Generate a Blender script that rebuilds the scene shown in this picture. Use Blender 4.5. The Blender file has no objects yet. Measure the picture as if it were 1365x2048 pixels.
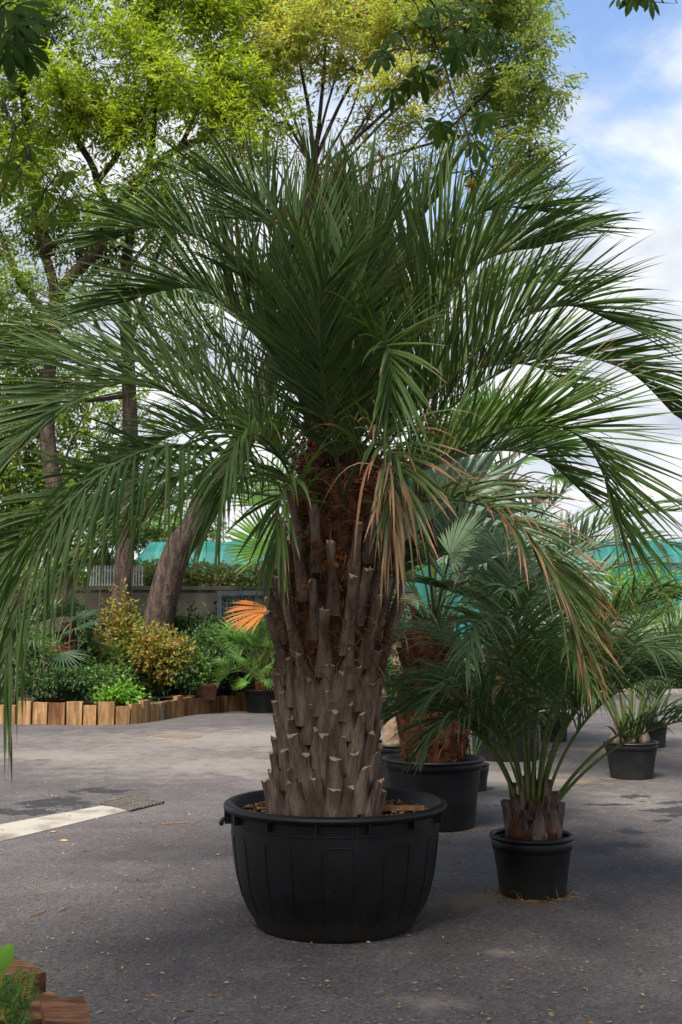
import bpy, math, random
import numpy as np
from math import radians as RAD, sin, cos, pi
from mathutils import Vector

random.seed(7)
rng = np.random.default_rng(7)
SC = bpy.context.scene
COL = SC.collection

# ------------------------------------------------------------------ camera
HORIZON, FPX, CAMZ = 1265.0, 2235.0, 1.765
PITCH = math.atan((HORIZON - 1024.0) / FPX)
cam_data = bpy.data.cameras.new('camera')
cam = bpy.data.objects.new('camera', cam_data)
COL.objects.link(cam)
cam.location = (0, 0, CAMZ)
cam.rotation_euler = (pi / 2 + PITCH, 0, 0)
cam_data.sensor_fit = 'VERTICAL'
cam_data.sensor_height = 36.0
cam_data.lens = FPX / 2048.0 * 36.0
cam_data.clip_end = 2000
cam_data.dof.use_dof = True
cam_data.dof.focus_distance = 6.7
cam_data.dof.aperture_fstop = 7.1
SC.camera = cam

# ------------------------------------------------------------------ sky, sun, exposure
SUN_EL, SUN_AZ = RAD(56), RAD(205)      # azimuth the light comes from, clockwise from +Y (behind and left of the camera)
SC.view_settings.view_transform = 'Standard'
SC.view_settings.look = 'None'
SC.view_settings.gamma = 1.0
SC.view_settings.exposure = 2.2
SC.view_settings.use_curve_mapping = False

world = bpy.data.worlds.new('World')
SC.world = world
world.use_nodes = True
wn, wl = world.node_tree.nodes, world.node_tree.links
wn.clear()


def wnode(t, **kw):
    n = wn.new(t)
    for k, v in kw.items():
        setattr(n, k, v)
    return n


def wmath(op, a, b=None, c=None, clamp=False):
    n = wn.new('ShaderNodeMath')
    n.operation = op
    n.use_clamp = clamp
    for i, v in enumerate((a, b, c)):
        if v is None:
            continue
        if isinstance(v, (int, float)):
            n.inputs[i].default_value = v
        else:
            wl.new(v, n.inputs[i])
    return n.outputs[0]


sky = wnode('ShaderNodeTexSky', sky_type='NISHITA', sun_disc=False, sun_elevation=SUN_EL, sun_rotation=SUN_AZ)
sky.air_density = 1.0
sky.dust_density = 0.6
sky.ozone_density = 1.5
tc = wnode('ShaderNodeTexCoord')
sep = wnode('ShaderNodeSeparateXYZ')
wl.new(tc.outputs['Generated'], sep.inputs[0])
zz = wmath('ADD', wmath('MAXIMUM', sep.outputs[2], 0.0), 0.30)
comb = wnode('ShaderNodeCombineXYZ')
wl.new(wmath('DIVIDE', sep.outputs[0], zz), comb.inputs[0])
wl.new(wmath('DIVIDE', sep.outputs[1], zz), comb.inputs[1])
mp = wnode('ShaderNodeMapping')
mp.inputs['Location'].default_value = (3.1, 1.2, 0)
wl.new(comb.outputs[0], mp.inputs[0])
noi = wnode('ShaderNodeTexNoise')
noi.inputs['Scale'].default_value = 2.6
noi.inputs['Detail'].default_value = 7
noi.inputs['Roughness'].default_value = 0.56
noi.inputs['Distortion'].default_value = 0.25
wl.new(mp.outputs[0], noi.inputs['Vector'])
# a clear patch of sky to the upper right, cloudier towards the horizon
vd = wnode('ShaderNodeVectorMath', operation='DISTANCE')
wl.new(tc.outputs['Generated'], vd.inputs[0])
_d = Vector((0.20, 0.83, 0.58)).normalized()
vd.inputs[1].default_value = _d
clear = wmath('SUBTRACT', 1.0, wmath('DIVIDE', vd.outputs['Value'], 0.15), clamp=True)
elev = wmath('MULTIPLY', sep.outputs[2], 0.55)
cov = wmath('ADD', noi.outputs[0], 0.31)
cov = wmath('SUBTRACT', cov, elev)
cov = wmath('SUBTRACT', cov, wmath('MULTIPLY', clear, 0.50))
ramp = wnode('ShaderNodeMapRange', interpolation_type='SMOOTHSTEP')
ramp.inputs['From Min'].default_value = 0.36
ramp.inputs['From Max'].default_value = 0.58
wl.new(cov, ramp.inputs['Value'])
bgs = wnode('ShaderNodeBackground')
wl.new(sky.outputs[0], bgs.inputs[0])
bgs.inputs[1].default_value = 0.062
bgc = wnode('ShaderNodeBackground')
noi2 = wnode('ShaderNodeTexNoise')
noi2.inputs['Scale'].default_value = 5.0
noi2.inputs['Detail'].default_value = 6
wl.new(mp.outputs[0], noi2.inputs['Vector'])
crr = wnode('ShaderNodeValToRGB')
crr.color_ramp.elements[0].position = 0.3
crr.color_ramp.elements[0].color = (0.42, 0.47, 0.57, 1)
crr.color_ramp.elements[1].position = 0.62
crr.color_ramp.elements[1].color = (0.80, 0.81, 0.82, 1)
wl.new(noi2.outputs[0], crr.inputs[0])
wl.new(crr.outputs[0], bgc.inputs[0])
bgc.inputs[1].default_value = 0.30
mixw = wnode('ShaderNodeMixShader')
wl.new(ramp.outputs[0], mixw.inputs[0])
wl.new(bgs.outputs[0], mixw.inputs[1])
wl.new(bgc.outputs[0], mixw.inputs[2])
wout = wnode('ShaderNodeOutputWorld')
wl.new(mixw.outputs[0], wout.inputs[0])

sun_data = bpy.data.lights.new('sun', 'SUN')
sun_data.energy = 2.4
sun_data.angle = RAD(20)
sun_data.color = (1.0, 0.95, 0.86)
sun = bpy.data.objects.new('sun', sun_data)
COL.objects.link(sun)
_sd = Vector((sin(SUN_AZ) * cos(SUN_EL), cos(SUN_AZ) * cos(SUN_EL), sin(SUN_EL)))
sun.rotation_euler = _sd.to_track_quat('Z', 'Y').to_euler()
sun.location = _sd * 30

# ------------------------------------------------------------------ where a ray of the camera meets the place
_cp, _sp = cos(PITCH), sin(PITCH)


def P(px, py, d):
    x = (px - 682.5) / FPX
    y = (1024.0 - py) / FPX
    return np.array((x * d, (_cp - y * _sp) * d, CAMZ + (_sp + y * _cp) * d))


def G(px, py, z=0.0):
    y = (1024.0 - py) / FPX
    return P(px, py, (z - CAMZ) / (_sp + y * _cp))


# ------------------------------------------------------------------ materials
def new_mat(name):
    m = bpy.data.materials.new(name)
    m.use_nodes = True
    nt = m.node_tree
    nt.nodes.clear()
    out = nt.nodes.new('ShaderNodeOutputMaterial')
    return m, nt, out


class N:
    """small helper round one node tree"""

    def __init__(s, nt):
        s.nt = nt

    def n(s, t, **kw):
        x = s.nt.nodes.new(t)
        for k, v in kw.items():
            setattr(x, k, v)
        return x

    def link(s, a, b):
        s.nt.links.new(a, b)

    def set(s, sock, v):
        if hasattr(v, 'is_output'):
            s.nt.links.new(v, sock)
        else:
            sock.default_value = v

    def math(s, op, a, b=None, clamp=False):
        x = s.n('ShaderNodeMath', operation=op, use_clamp=clamp)
        s.set(x.inputs[0], a)
        if b is not None:
            s.set(x.inputs[1], b)
        return x.outputs[0]

    def noise(s, scale, detail=4, rough=0.55, vec=None, stretch=None, dist=0.0):
        x = s.n('ShaderNodeTexNoise')
        x.inputs['Scale'].default_value = scale
        x.inputs['Detail'].default_value = detail
        x.inputs['Roughness'].default_value = rough
        x.inputs['Distortion'].default_value = dist
        if vec is None:
            vec = s.n('ShaderNodeTexCoord').outputs['Object']
        if stretch:
            mp_ = s.n('ShaderNodeMapping')
            mp_.inputs['Scale'].default_value = stretch
            s.link(vec, mp_.inputs[0])
            vec = mp_.outputs[0]
        s.link(vec, x.inputs['Vector'])
        return x.outputs[0]

    def ramp(s, fac, stops, interp='LINEAR'):
        x = s.n('ShaderNodeValToRGB')
        cr = x.color_ramp
        cr.interpolation = interp
        while len(cr.elements) < len(stops):
            cr.elements.new(0.5)
        for e, (p, c) in zip(cr.elements, stops):
            e.position = p
            e.color = (*c, 1)
        s.set(x.inputs[0], fac)
        return x.outputs[0]

    def mix(s, fac, a, b, mode='MIX'):
        x = s.n('ShaderNodeMix', data_type='RGBA', blend_type=mode)
        s.set(x.inputs[0], fac)
        for k, v in ((6, a), (7, b)):
            s.set(x.inputs[k], (*v, 1) if isinstance(v, tuple) and len(v) == 3 else v)
        return x.outputs[2]

    def smooth(s, v, a, b):
        x = s.n('ShaderNodeMapRange', interpolation_type='SMOOTHSTEP')
        x.inputs['From Min'].default_value = a
        x.inputs['From Max'].default_value = b
        s.set(x.inputs['Value'], v)
        return x.outputs[0]


def leaf_mat(name, cols, tip=None, tip_at=0.9, trans=0.35, rough=0.5, spec=0.35, spread=0.12):
    """foliage: colour varies from leaf to leaf, dry tips where 'along' passes tip_at"""
    m, nt, out = new_mat(name)
    h = N(nt)
    geo = h.n('ShaderNodeNewGeometry')
    k = len(cols)
    col = h.ramp(geo.outputs['Random Per Island'], [(i / max(1, k - 1), c) for i, c in enumerate(cols)])
    no = h.noise(1.3, 3)
    col = h.mix(h.smooth(no, 0.35, 0.7), col, h.mix(1.0, col, (0.72, 0.78, 0.7), 'MULTIPLY'))
    if tip:
        at = h.n('ShaderNodeAttribute', attribute_name='along')
        wob = h.math('MULTIPLY', h.math('SUBTRACT', geo.outputs['Random Per Island'], 0.5), spread * 2)
        v = h.math('ADD', at.outputs['Fac'], wob)
        col = h.mix(h.smooth(v, tip_at - 0.06, tip_at + 0.06), col, tip)
    pr = h.n('ShaderNodeBsdfPrincipled')
    h.set(pr.inputs['Base Color'], col)
    pr.inputs['Roughness'].default_value = rough
    pr.inputs['Specular IOR Level'].default_value = spec
    tr = h.n('ShaderNodeBsdfTranslucent')
    h.set(tr.inputs[0], h.mix(1.0, col, (1.15, 1.2, 0.7), 'MULTIPLY'))
    mx = h.n('ShaderNodeMixShader')
    mx.inputs[0].default_value = trans
    h.link(pr.outputs[0], mx.inputs[1])
    h.link(tr.outputs[0], mx.inputs[2])
    h.link(mx.outputs[0], out.inputs[0])
    return m


def solid(name, a, b, scale=6, rough=0.8, bump=0.3, bscale=None, stretch=None, spec=0.3, detail=6, island=0.0, bdist=0.01, lo=0.35, hi=0.7, metallic=0.0, fine=0.0):
    """two tones mixed by noise, with bump"""
    m, nt, out = new_mat(name)
    h = N(nt)
    f = h.noise(scale, detail, 0.6, stretch=stretch)
    col = h.mix(h.smooth(f, lo, hi), a, b)
    if fine:
        ff = h.noise(scale * 6, 5, 0.7, stretch=stretch)
        col = h.mix(h.math('MULTIPLY', h.smooth(ff, .42, .62), fine), col, h.mix(1.0, col, (.38, .36, .34), 'MULTIPLY'))
    if island:
        geo = h.n('ShaderNodeNewGeometry')
        v = h.math('ADD', h.math('MULTIPLY', geo.outputs['Random Per Island'], island * 2), 1 - island)
        cc = h.n('ShaderNodeCombineColor')
        for i in range(3):
            h.link(v, cc.inputs[i])
        col = h.mix(1.0, col, cc.outputs[0], 'MULTIPLY')
    pr = h.n('ShaderNodeBsdfPrincipled')
    h.set(pr.inputs['Base Color'], col)
    pr.inputs['Roughness'].default_value = rough
    pr.inputs['Metallic'].default_value = metallic
    pr.inputs['Specular IOR Level'].default_value = spec
    if bump:
        bn = h.n('ShaderNodeBump')
        bn.inputs['Strength'].default_value = bump
        bn.inputs['Distance'].default_value = bdist
        h.link(h.noise(bscale or scale * 3, 6, 0.6, stretch=stretch), bn.inputs['Height'])
        h.link(bn.outputs[0], pr.inputs['Normal'])
    h.link(pr.outputs[0], out.inputs[0])
    return m


# ------------------------------------------------------------------ mesh building
class MB:
    def __init__(s):
        s.v, s.f, s.a, s.m, s.n, s.sm = [], [], [], [], 0, []

    def add(s, verts, faces, along=None, mat=0, smooth=False):
        verts = np.asarray(verts, float).reshape(-1, 3)
        s.v.append(verts)
        s.a.append(np.zeros(len(verts)) if along is None else np.asarray(along, float).ravel())
        n = s.n
        for f in faces:
            s.f.append(tuple(int(i) + n for i in f))
        s.m += [mat] * len(faces)
        s.sm += [smooth] * len(faces)
        s.n += len(verts)

    def tube(s, pts, rad, seg=8, mat=0, cap=True, smooth=True, flat=1.0):
        pts = np.asarray(pts, float)
        rad = np.broadcast_to(np.asarray(rad, float), (len(pts),))
        ok = np.concatenate(([True], np.linalg.norm(np.diff(pts, axis=0), axis=1) > 1e-5))
        pts, rad = pts[ok], rad[ok]
        k = len(pts)
        if k < 2:
            return
        t = np.gradient(pts, axis=0)
        t /= np.linalg.norm(t, axis=1)[:, None] + 1e-9
        ref = np.array((0, 0, 1.0)) if abs(t[0][2]) < 0.9 else np.array((1.0, 0, 0))
        u = np.cross(t[0], ref)
        u /= np.linalg.norm(u)
        vs = []
        for i in range(k):
            u = u - t[i] * np.dot(u, t[i])
            u /= np.linalg.norm(u) + 1e-9
            w = np.cross(t[i], u)
            for j in range(seg):
                a = 2 * pi * j / seg
                vs.append(pts[i] + rad[i] * (cos(a) * u + flat * sin(a) * w))
        fs = [(i * seg + j, i * seg + (j + 1) % seg, (i + 1) * seg + (j + 1) % seg, (i + 1) * seg + j) for i in range(k - 1) for j in range(seg)]
        al = np.repeat(np.linspace(0, 1, k), seg)
        if cap:
            fs.append(tuple(range(seg))[::-1])
            fs.append(tuple((k - 1) * seg + j for j in range(seg)))
        s.add(vs, fs, al, mat, smooth)

    def lathe(s, prof, seg=48, c=(0, 0, 0), mat=0, wob=0.0, smooth=True):
        vs = []
        for i, (r, z) in enumerate(prof):
            for j in range(seg):
                a = 2 * pi * j / seg
                rr = r * (1 + wob * random.uniform(-1, 1))
                vs.append((c[0] + rr * cos(a), c[1] + rr * sin(a), c[2] + z))
        fs = [(i * seg + j, i * seg + (j + 1) % seg, (i + 1) * seg + (j + 1) % seg, (i + 1) * seg + j) for i in range(len(prof) - 1) for j in range(seg)]
        s.add(vs, fs, None, mat, smooth)

    def disc(s, r, z, seg=48, c=(0, 0), rings=6, bump=0.0, mat=0, r0=0.0):
        vs = [(c[0], c[1], z + bump * random.uniform(-1, 1))]
        for i in range(1, rings + 1):
            for j in range(seg):
                a = 2 * pi * j / seg
                rr = r * i / rings
                vs.append((c[0] + rr * cos(a), c[1] + rr * sin(a), z + (bump * random.uniform(-1, 1) if i < rings else 0)))
        fs = [(0, 1 + j, 1 + (j + 1) % seg) for j in range(seg)]
        for i in range(rings - 1):
            b = 1 + i * seg
            fs += [(b + j, b + seg + j, b + seg + (j + 1) % seg, b + (j + 1) % seg) for j in range(seg)]
        s.add(vs, fs, None, mat, True)

    def box(s, c, size, rz=0.0, mat=0, jit=0.0):
        x, y, z = (q / 2 for q in size)
        vs = []
        for a, b, d in ((-1, -1, -1), (1, -1, -1), (1, 1, -1), (-1, 1, -1), (-1, -1, 1), (1, -1, 1), (1, 1, 1), (-1, 1, 1)):
            p, q = a * x, b * y
            j = [random.uniform(-jit, jit) for _ in range(3)]
            vs.append((c[0] + p * cos(rz) - q * sin(rz) + j[0], c[1] + p * sin(rz) + q * cos(rz) + j[1], c[2] + d * z + j[2]))
        s.add(vs, [(3, 2, 1, 0), (4, 5, 6, 7), (0, 1, 5, 4), (1, 2, 6, 5), (2, 3, 7, 6), (3, 0, 4, 7)], None, mat)

    def prism(s, top, depth, mat=0):
        """top: list of 3-D corners, counter-clockwise seen from above; goes down by depth"""
        k = len(top)
        top = np.asarray(top, float)
        bot = top - np.array((0, 0, depth))
        fs = [tuple(range(k)), tuple(range(2 * k - 1, k - 1, -1))] + [(i, k + i, k + (i + 1) % k, (i + 1) % k) for i in range(k)]
        s.add(np.vstack((top, bot)), fs, None, mat)

    def strips(s, p0, d, wdir, L, W, droop, K=5, fold=0.25, prof=None, mat=0, grav=(0, 0, -1.0), wave=0.0):
        """many narrow blades at once: p0, d, wdir (m,3); L, W, droop (m,)"""
        m = len(p0)
        if m == 0:
            return
        g = np.asarray(grav, float)
        pos = np.array(p0, float)
        V = np.zeros((m, K + 1, 3, 3))
        base = np.array(d, float)
        kick = rng.normal(0, 1, (m, 3)) * wave
        for k in range(K + 1):
            u = k / K
            dk = base + g[None, :] * (droop * u ** 1.3)[:, None] + kick * u * u
            dk /= np.linalg.norm(dk, axis=1)[:, None]
            if k:
                pos = pos + dk * (L / K)[:, None]
            w = wdir - dk * np.sum(wdir * dk, axis=1)[:, None]
            w /= np.linalg.norm(w, axis=1)[:, None] + 1e-9
            nn = np.cross(dk, w)
            pw = prof(u) if prof else (0.55 + 0.45 * min(1, u / 0.25) if u < 0.45 else 1 - ((u - 0.45) / 0.55) ** 1.5)
            hw = (W * max(pw, 0.06) / 2)[:, None]
            V[:, k, 0] = pos - w * hw
            V[:, k, 1] = pos - nn * hw * fold * 2
            V[:, k, 2] = pos + w * hw
        fs = []
        for i in range(m):
            b = i * (K + 1) * 3
            for k in range(K):
                q = b + k * 3
                fs.append((q, q + 1, q + 4, q + 3))
                fs.append((q + 1, q + 2, q + 5, q + 4))
        al = np.tile(np.repeat(np.linspace(0, 1, K + 1), 3), m)
        s.add(V.reshape(-1, 3), fs, al, mat, True)

    def leaves(s, pos, d, nrm, L, W, mat=0, mid=0.45):
        """simple four-cornered leaves, slightly folded"""
        pos = np.asarray(pos)
        m = len(pos)
        if not m:
            return
        d = d / (np.linalg.norm(d, axis=1)[:, None] + 1e-9)
        w = np.cross(d, nrm)
        w /= np.linalg.norm(w, axis=1)[:, None] + 1e-9
        nn = np.cross(w, d)
        L = np.broadcast_to(L, (m,))[:, None]
        W = np.broadcast_to(W, (m,))[:, None]
        V = np.stack((pos, pos + d * L * mid + w * W / 2 + nn * W * 0.15, pos + d * L - nn * L * 0.08, pos + d * L * mid - w * W / 2 + nn * W * 0.15), axis=1)
        idx = np.arange(m)[:, None] * 4 + np.arange(4)[None]
        s.add(V.reshape(-1, 3), idx.tolist(), np.tile((0, .5, 1, .5), m), mat)

    def build(s, name, mats, parent=None, loc=None):
        me = bpy.data.meshes.new(name)
        v = np.vstack(s.v)
        if loc is not None:
            v = v - np.asarray(loc)[None]
        me.from_pydata(v.tolist(), [], s.f)
        if not isinstance(mats, (list, tuple)):
            mats = [mats]
        for mm in mats:
            me.materials.append(mm)
        me.polygons.foreach_set('material_index', s.m)
        me.polygons.foreach_set('use_smooth', s.sm)
        at = me.attributes.new('along', 'FLOAT', 'POINT')
        at.data.foreach_set('value', np.concatenate(s.a).astype(np.float32))
        me.update()
        o = bpy.data.objects.new(name, me)
        COL.objects.link(o)
        if loc is not None and parent is None:
            o.location = loc
        if parent is not None:
            o.parent = parent
        return o


def thing(name, label, cat, loc, group=None):
    o = bpy.data.objects.new(name, None)
    o.empty_display_size = 0.1
    COL.objects.link(o)
    o.location = tuple(float(q) for q in loc)
    o['label'], o['category'] = label, cat
    if group:
        o['group'] = group
    return o


def tag(o, label, cat, group=None, kind=None):
    o['label'], o['category'] = label, cat
    if group:
        o['group'] = group
    if kind:
        o['kind'] = kind
    return o


def structure(o, label=None, cat=None):
    o['kind'] = 'structure'
    if label:
        o['label'], o['category'] = label, cat
    return o


def curve(pts, n=24):
    """Catmull-Rom through pts, resampled evenly"""
    p = np.asarray(pts, float)
    q = np.vstack((2 * p[0] - p[1], p, 2 * p[-1] - p[-2]))
    out = []
    for i in range(1, len(q) - 2):
        for t in np.linspace(0, 1, 12, endpoint=False):
            a, b, c, e = q[i - 1], q[i], q[i + 1], q[i + 2]
            out.append(0.5 * (2 * b + (c - a) * t + (2 * a - 5 * b + 4 * c - e) * t * t + (3 * b - a - 3 * c + e) * t ** 3))
    out.append(p[-1])
    out = np.array(out)
    L = np.concatenate(([0], np.cumsum(np.linalg.norm(np.diff(out, axis=0), axis=1))))
    x = np.linspace(0, L[-1], n)
    return np.stack([np.interp(x, L, out[:, i]) for i in range(3)], axis=1), L[-1]


def unit(v):
    v = np.asarray(v, float)
    return v / (np.linalg.norm(v, axis=-1, keepdims=True) + 1e-9)


def rand_dirs(n):
    return unit(rng.normal(0, 1, (n, 3)))


def frond(pts, parent, mat, rmat, loc, L=0.62, W=0.024, start=0.25, pairs=62, roll=0.0, vee=38, droop=0.35, r0=0.016, a0=60, a1=20, K=6,
          drymat=None, dry_from=2.0, name='frond', gap=0.0, wave=0.05, tipL=0.45):
    """a feather frond: rachis through pts, two rows of blades in a V; the rachis is a sub-part"""
    c, tot = curve(pts, 40)
    t = unit(np.gradient(c, axis=0))
    hz = c[-8] - c[0]
    hz[2] = 0
    if np.linalg.norm(hz) < 0.15:
        hz = np.array((0.3, -1, 0.0))
    side = unit(np.cross(hz, (0, 0, 1.0)))
    s = unit(side[None] - t * (t @ side)[:, None])
    nrm = np.cross(s, t)
    cr, sr = cos(RAD(roll)), sin(RAD(roll))
    s, nrm = s * cr + nrm * sr, nrm * cr - s * sr
    u = np.linspace(start, 0.995, pairs)
    x = np.linspace(0, 1, 40)
    I = lambda A: np.stack([np.interp(u, x, A[:, i]) for i in range(3)], axis=1)
    mb = MB()
    cc, tt, ss, nn = I(c), unit(I(t)), unit(I(s)), unit(I(nrm))
    v = (u - start) / (1 - start)
    for sg in (-1, 1):
        al = np.radians(a0 + (a1 - a0) * v ** 1.2 + rng.normal(0, 6, pairs))
        be = np.radians(vee + rng.normal(0, 11, pairs))
        d = tt * np.cos(al)[:, None] + (sg * ss * np.cos(be)[:, None] + nn * np.sin(be)[:, None]) * np.sin(al)[:, None]
        prof = np.where(v < 0.3, 0.62 + 0.38 * v / 0.3, 1 - (1 - tipL) * ((v - 0.3) / 0.7) ** 1.5)
        ll = L * prof * rng.uniform(0.86, 1.1, pairs)
        ww = W * (0.75 + 0.25 * prof) * rng.uniform(0.85, 1.15, pairs)
        dr = droop * rng.uniform(0.5, 1.6, pairs)
        wd = unit(tt + rng.normal(0, 0.18, (pairs, 3)))
        keep = rng.random(pairs) > gap
        dry = (v > dry_from) & keep
        gr = keep & ~dry
        mb.strips(cc[gr], d[gr], wd[gr], ll[gr], ww[gr], dr[gr], K, wave=wave)
        if drymat is not None and dry.any():
            mb.strips(cc[dry], d[dry], wd[dry], ll[dry] * 0.9, ww[dry] * 0.8, dr[dry] * 2.5 + 1.2, K, mat=1, wave=0.3)
    o = mb.build(name, [mat] + ([drymat] if drymat is not None else []), parent, loc)
    rb = MB()
    rr = r0 * (1 - np.linspace(0, 1, 40) * 0.82)
    rr[:8] *= np.linspace(1.8, 1.0, 8)
    rb.tube(c, rr, 6)
    ro = rb.build('rachis', rmat, None, None)
    ro.data.transform(__import__('mathutils').Matrix.Translation(tuple(-np.asarray(loc, float))))
    ro.parent = o
    return o


def fan_leaf(hub, d, up, R, n, span, mat, parent, loc, droop=0.25, split=0.5, name='fan_leaf', pet=None, pmat=None, cup=0.12, fold=0.3):
    """a palmate leaf: blades joined like a pleated fan, free at the tips"""
    d, up = unit(d), unit(up)
    up = unit(up - d * np.dot(d, up))
    w = np.cross(d, up)
    ph = np.linspace(-span, span, n) + rng.normal(0, 0.01, n)
    dirs = np.cos(ph)[:, None] * d + np.sin(ph)[:, None] * w + up[None] * cup * (1 - np.cos(ph))[:, None]
    dirs = unit(dirs)
    wd = -np.sin(ph)[:, None] * d + np.cos(ph)[:, None] * w
    step = 2 * span / (n - 1)
    LL = R * (0.78 + 0.22 * np.cos(ph * 0.8)) * rng.uniform(0.95, 1.04, n)

    def prof(u):
        return 2 * u * 1.04 if u < split else max(0.02, 2 * split * (1 - ((u - split) / (1 - split)) ** 1.25))
    mb = MB()
    mb.strips(np.repeat(np.asarray(hub, float)[None], n, 0), dirs, wd, LL, LL * math.tan(step / 2), np.full(n, droop) * rng.uniform(0.6, 1.4, n), 8, fold=fold, prof=prof, wave=0.04)
    o = mb.build(name, mat, parent, loc)
    if pet is not None:
        rb = MB()
        c, _ = curve(pet, 14)
        rb.tube(c, np.linspace(0.016, 0.009, 14), 6)
        ro = rb.build('petiole', pmat, None, None)
        ro.data.transform(__import__('mathutils').Matrix.Translation(tuple(-np.asarray(loc, float))))
        ro.parent = o
    return o


# ------------------------------------------------------------------ palette
M_FROND = leaf_mat('palm_green', [(0.046, 0.082, 0.022), (0.066, 0.110, 0.029), (0.088, 0.132, 0.037), (0.055, 0.10, 0.034)], tip=(0.20, 0.095, 0.035), tip_at=0.96, trans=0.28, rough=0.5, spec=0.2)
M_FROND_LT = leaf_mat('palm_green_light', [(0.050, 0.098, 0.022), (0.072, 0.126, 0.028), (0.098, 0.145, 0.038)], tip=(0.28, 0.16, 0.08), tip_at=0.92, trans=0.28, rough=0.5, spec=0.2)
M_FROND_GR = leaf_mat('palm_green_grey', [(0.065, 0.115, 0.048), (0.09, 0.145, 0.06), (0.12, 0.17, 0.08)], tip=(0.28, 0.18, 0.08), tip_at=0.95, trans=0.3, rough=0.5, spec=0.25)
M_FROND_TIP = leaf_mat('palm_green_brown_tips', [(0.06, 0.095, 0.024), (0.09, 0.13, 0.032), (0.12, 0.15, 0.04)], tip=(0.30, 0.15, 0.07), tip_at=0.72, trans=0.25, rough=0.5, spec=0.4, spread=0.25)
M_DRY = leaf_mat('dry_leaf', [(0.30, 0.17, 0.09), (0.42, 0.27, 0.16), (0.24, 0.12, 0.06)], trans=0.2, rough=0.8, spec=0.1)
M_RACHIS = solid('rachis_green', (0.05, 0.075, 0.025), (0.09, 0.085, 0.035), 5, 0.5, 0.1)
M_BOOT = solid('old_leaf_base', (0.088, 0.060, 0.045), (0.25, 0.185, 0.142), 5.0, 0.88, 0.9, 20, stretch=(3.4, 3.4, 0.5), spec=0.1, island=0.36, bdist=.02, fine=.38)
M_CUT = solid('cut_end', (0.30, 0.20, 0.13), (0.42, 0.30, 0.21), 30, 0.9, 0.3)
M_FIBRE = solid('palm_fibre', (0.028, 0.011, 0.006), (0.13, 0.053, 0.026), 14, 0.95, 0.8, 60, spec=0.05)
M_FIBSTR = leaf_mat('fibre_strand', [(0.04, 0.02, 0.012), (0.12, 0.065, 0.035), (0.20, 0.12, 0.07)], trans=0.1, rough=0.9, spec=0.05)
M_FRUIT = solid('fruit_red', (0.08, 0.014, 0.010), (0.15, 0.03, 0.015), 20, 0.5, 0.0, island=0.4)
M_ORANGE = leaf_mat('orange_scale', [(0.20, 0.055, 0.012), (0.32, 0.10, 0.02)], trans=0.3, rough=0.7)
def pot_mat(name, a, b, dust):
    m, nt, out = new_mat(name)
    h = N(nt)
    tc_ = h.n('ShaderNodeTexCoord').outputs['Object']
    col = h.mix(h.smooth(h.noise(3, 5, .6), .35, .7), a, b)
    scr = h.noise(9, 8, .7, stretch=(5, 5, .25))
    col = h.mix(h.math('MULTIPLY', h.smooth(scr, .60, .78), .35), col, (.05, .05, .048))
    sx = h.n('ShaderNodeSeparateXYZ')
    h.link(tc_, sx.inputs[0])
    low = h.smooth(h.math('ADD', sx.outputs[2], h.math('MULTIPLY', h.noise(6, 6, .7, stretch=(2, 2, .5)), .35)), .42, .12)
    col = h.mix(h.math('MULTIPLY', low, dust), col, (.075, .066, .055))
    spl = h.noise(55, 3, .6)
    col = h.mix(h.math('MULTIPLY', h.smooth(spl, .70, .76), .5), col, (.10, .085, .07))
    pr = h.n('ShaderNodeBsdfPrincipled')
    h.set(pr.inputs['Base Color'], col)
    h.set(pr.inputs['Roughness'], h.math('ADD', h.math('MULTIPLY', h.noise(7, 5, .6), .3), .38))
    pr.inputs['Specular IOR Level'].default_value = .28
    bn = h.n('ShaderNodeBump')
    bn.inputs['Strength'].default_value = .12
    bn.inputs['Distance'].default_value = .01
    h.link(h.noise(14, 6, .65, stretch=(1, 1, .3)), bn.inputs['Height'])
    h.link(bn.outputs[0], pr.inputs['Normal'])
    h.link(pr.outputs[0], out.inputs[0])
    return m


M_POT = pot_mat('black_plastic', (0.0030, 0.0034, 0.0036), (0.0062, 0.0068, 0.0070), .30)
M_POT2 = pot_mat('grey_black_plastic', (0.0045, 0.005, 0.0055), (0.009, 0.010, 0.0108), .35)
M_SOIL = solid('potting_soil', (0.03, 0.015, 0.008), (0.16, 0.08, 0.04), 30, 0.95, 1.0, 90, spec=0.05, bdist=0.02)
M_CHIP = solid('wood_chip', (0.20, 0.09, 0.04), (0.36, 0.19, 0.09), 20, 0.9, 0.4, island=0.4)
M_BARK = solid('tree_bark', (0.045, 0.032, 0.026), (0.12, 0.088, 0.07), 5, 0.92, 1.0, 16, stretch=(2.2, 2.2, 0.55), spec=0.1, bdist=0.04, fine=.7)
M_TWIG = solid('twig_bark', (0.03, 0.022, 0.018), (0.07, 0.05, 0.04), 6, 0.9, 0.3)
M_REDBOOT = solid('red_leaf_base', (0.032, 0.011, 0.007), (0.125, 0.037, 0.017), 7, 0.8, 0.5, 25, stretch=(2, 2, 0.5), spec=0.15, island=0.3)

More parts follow.
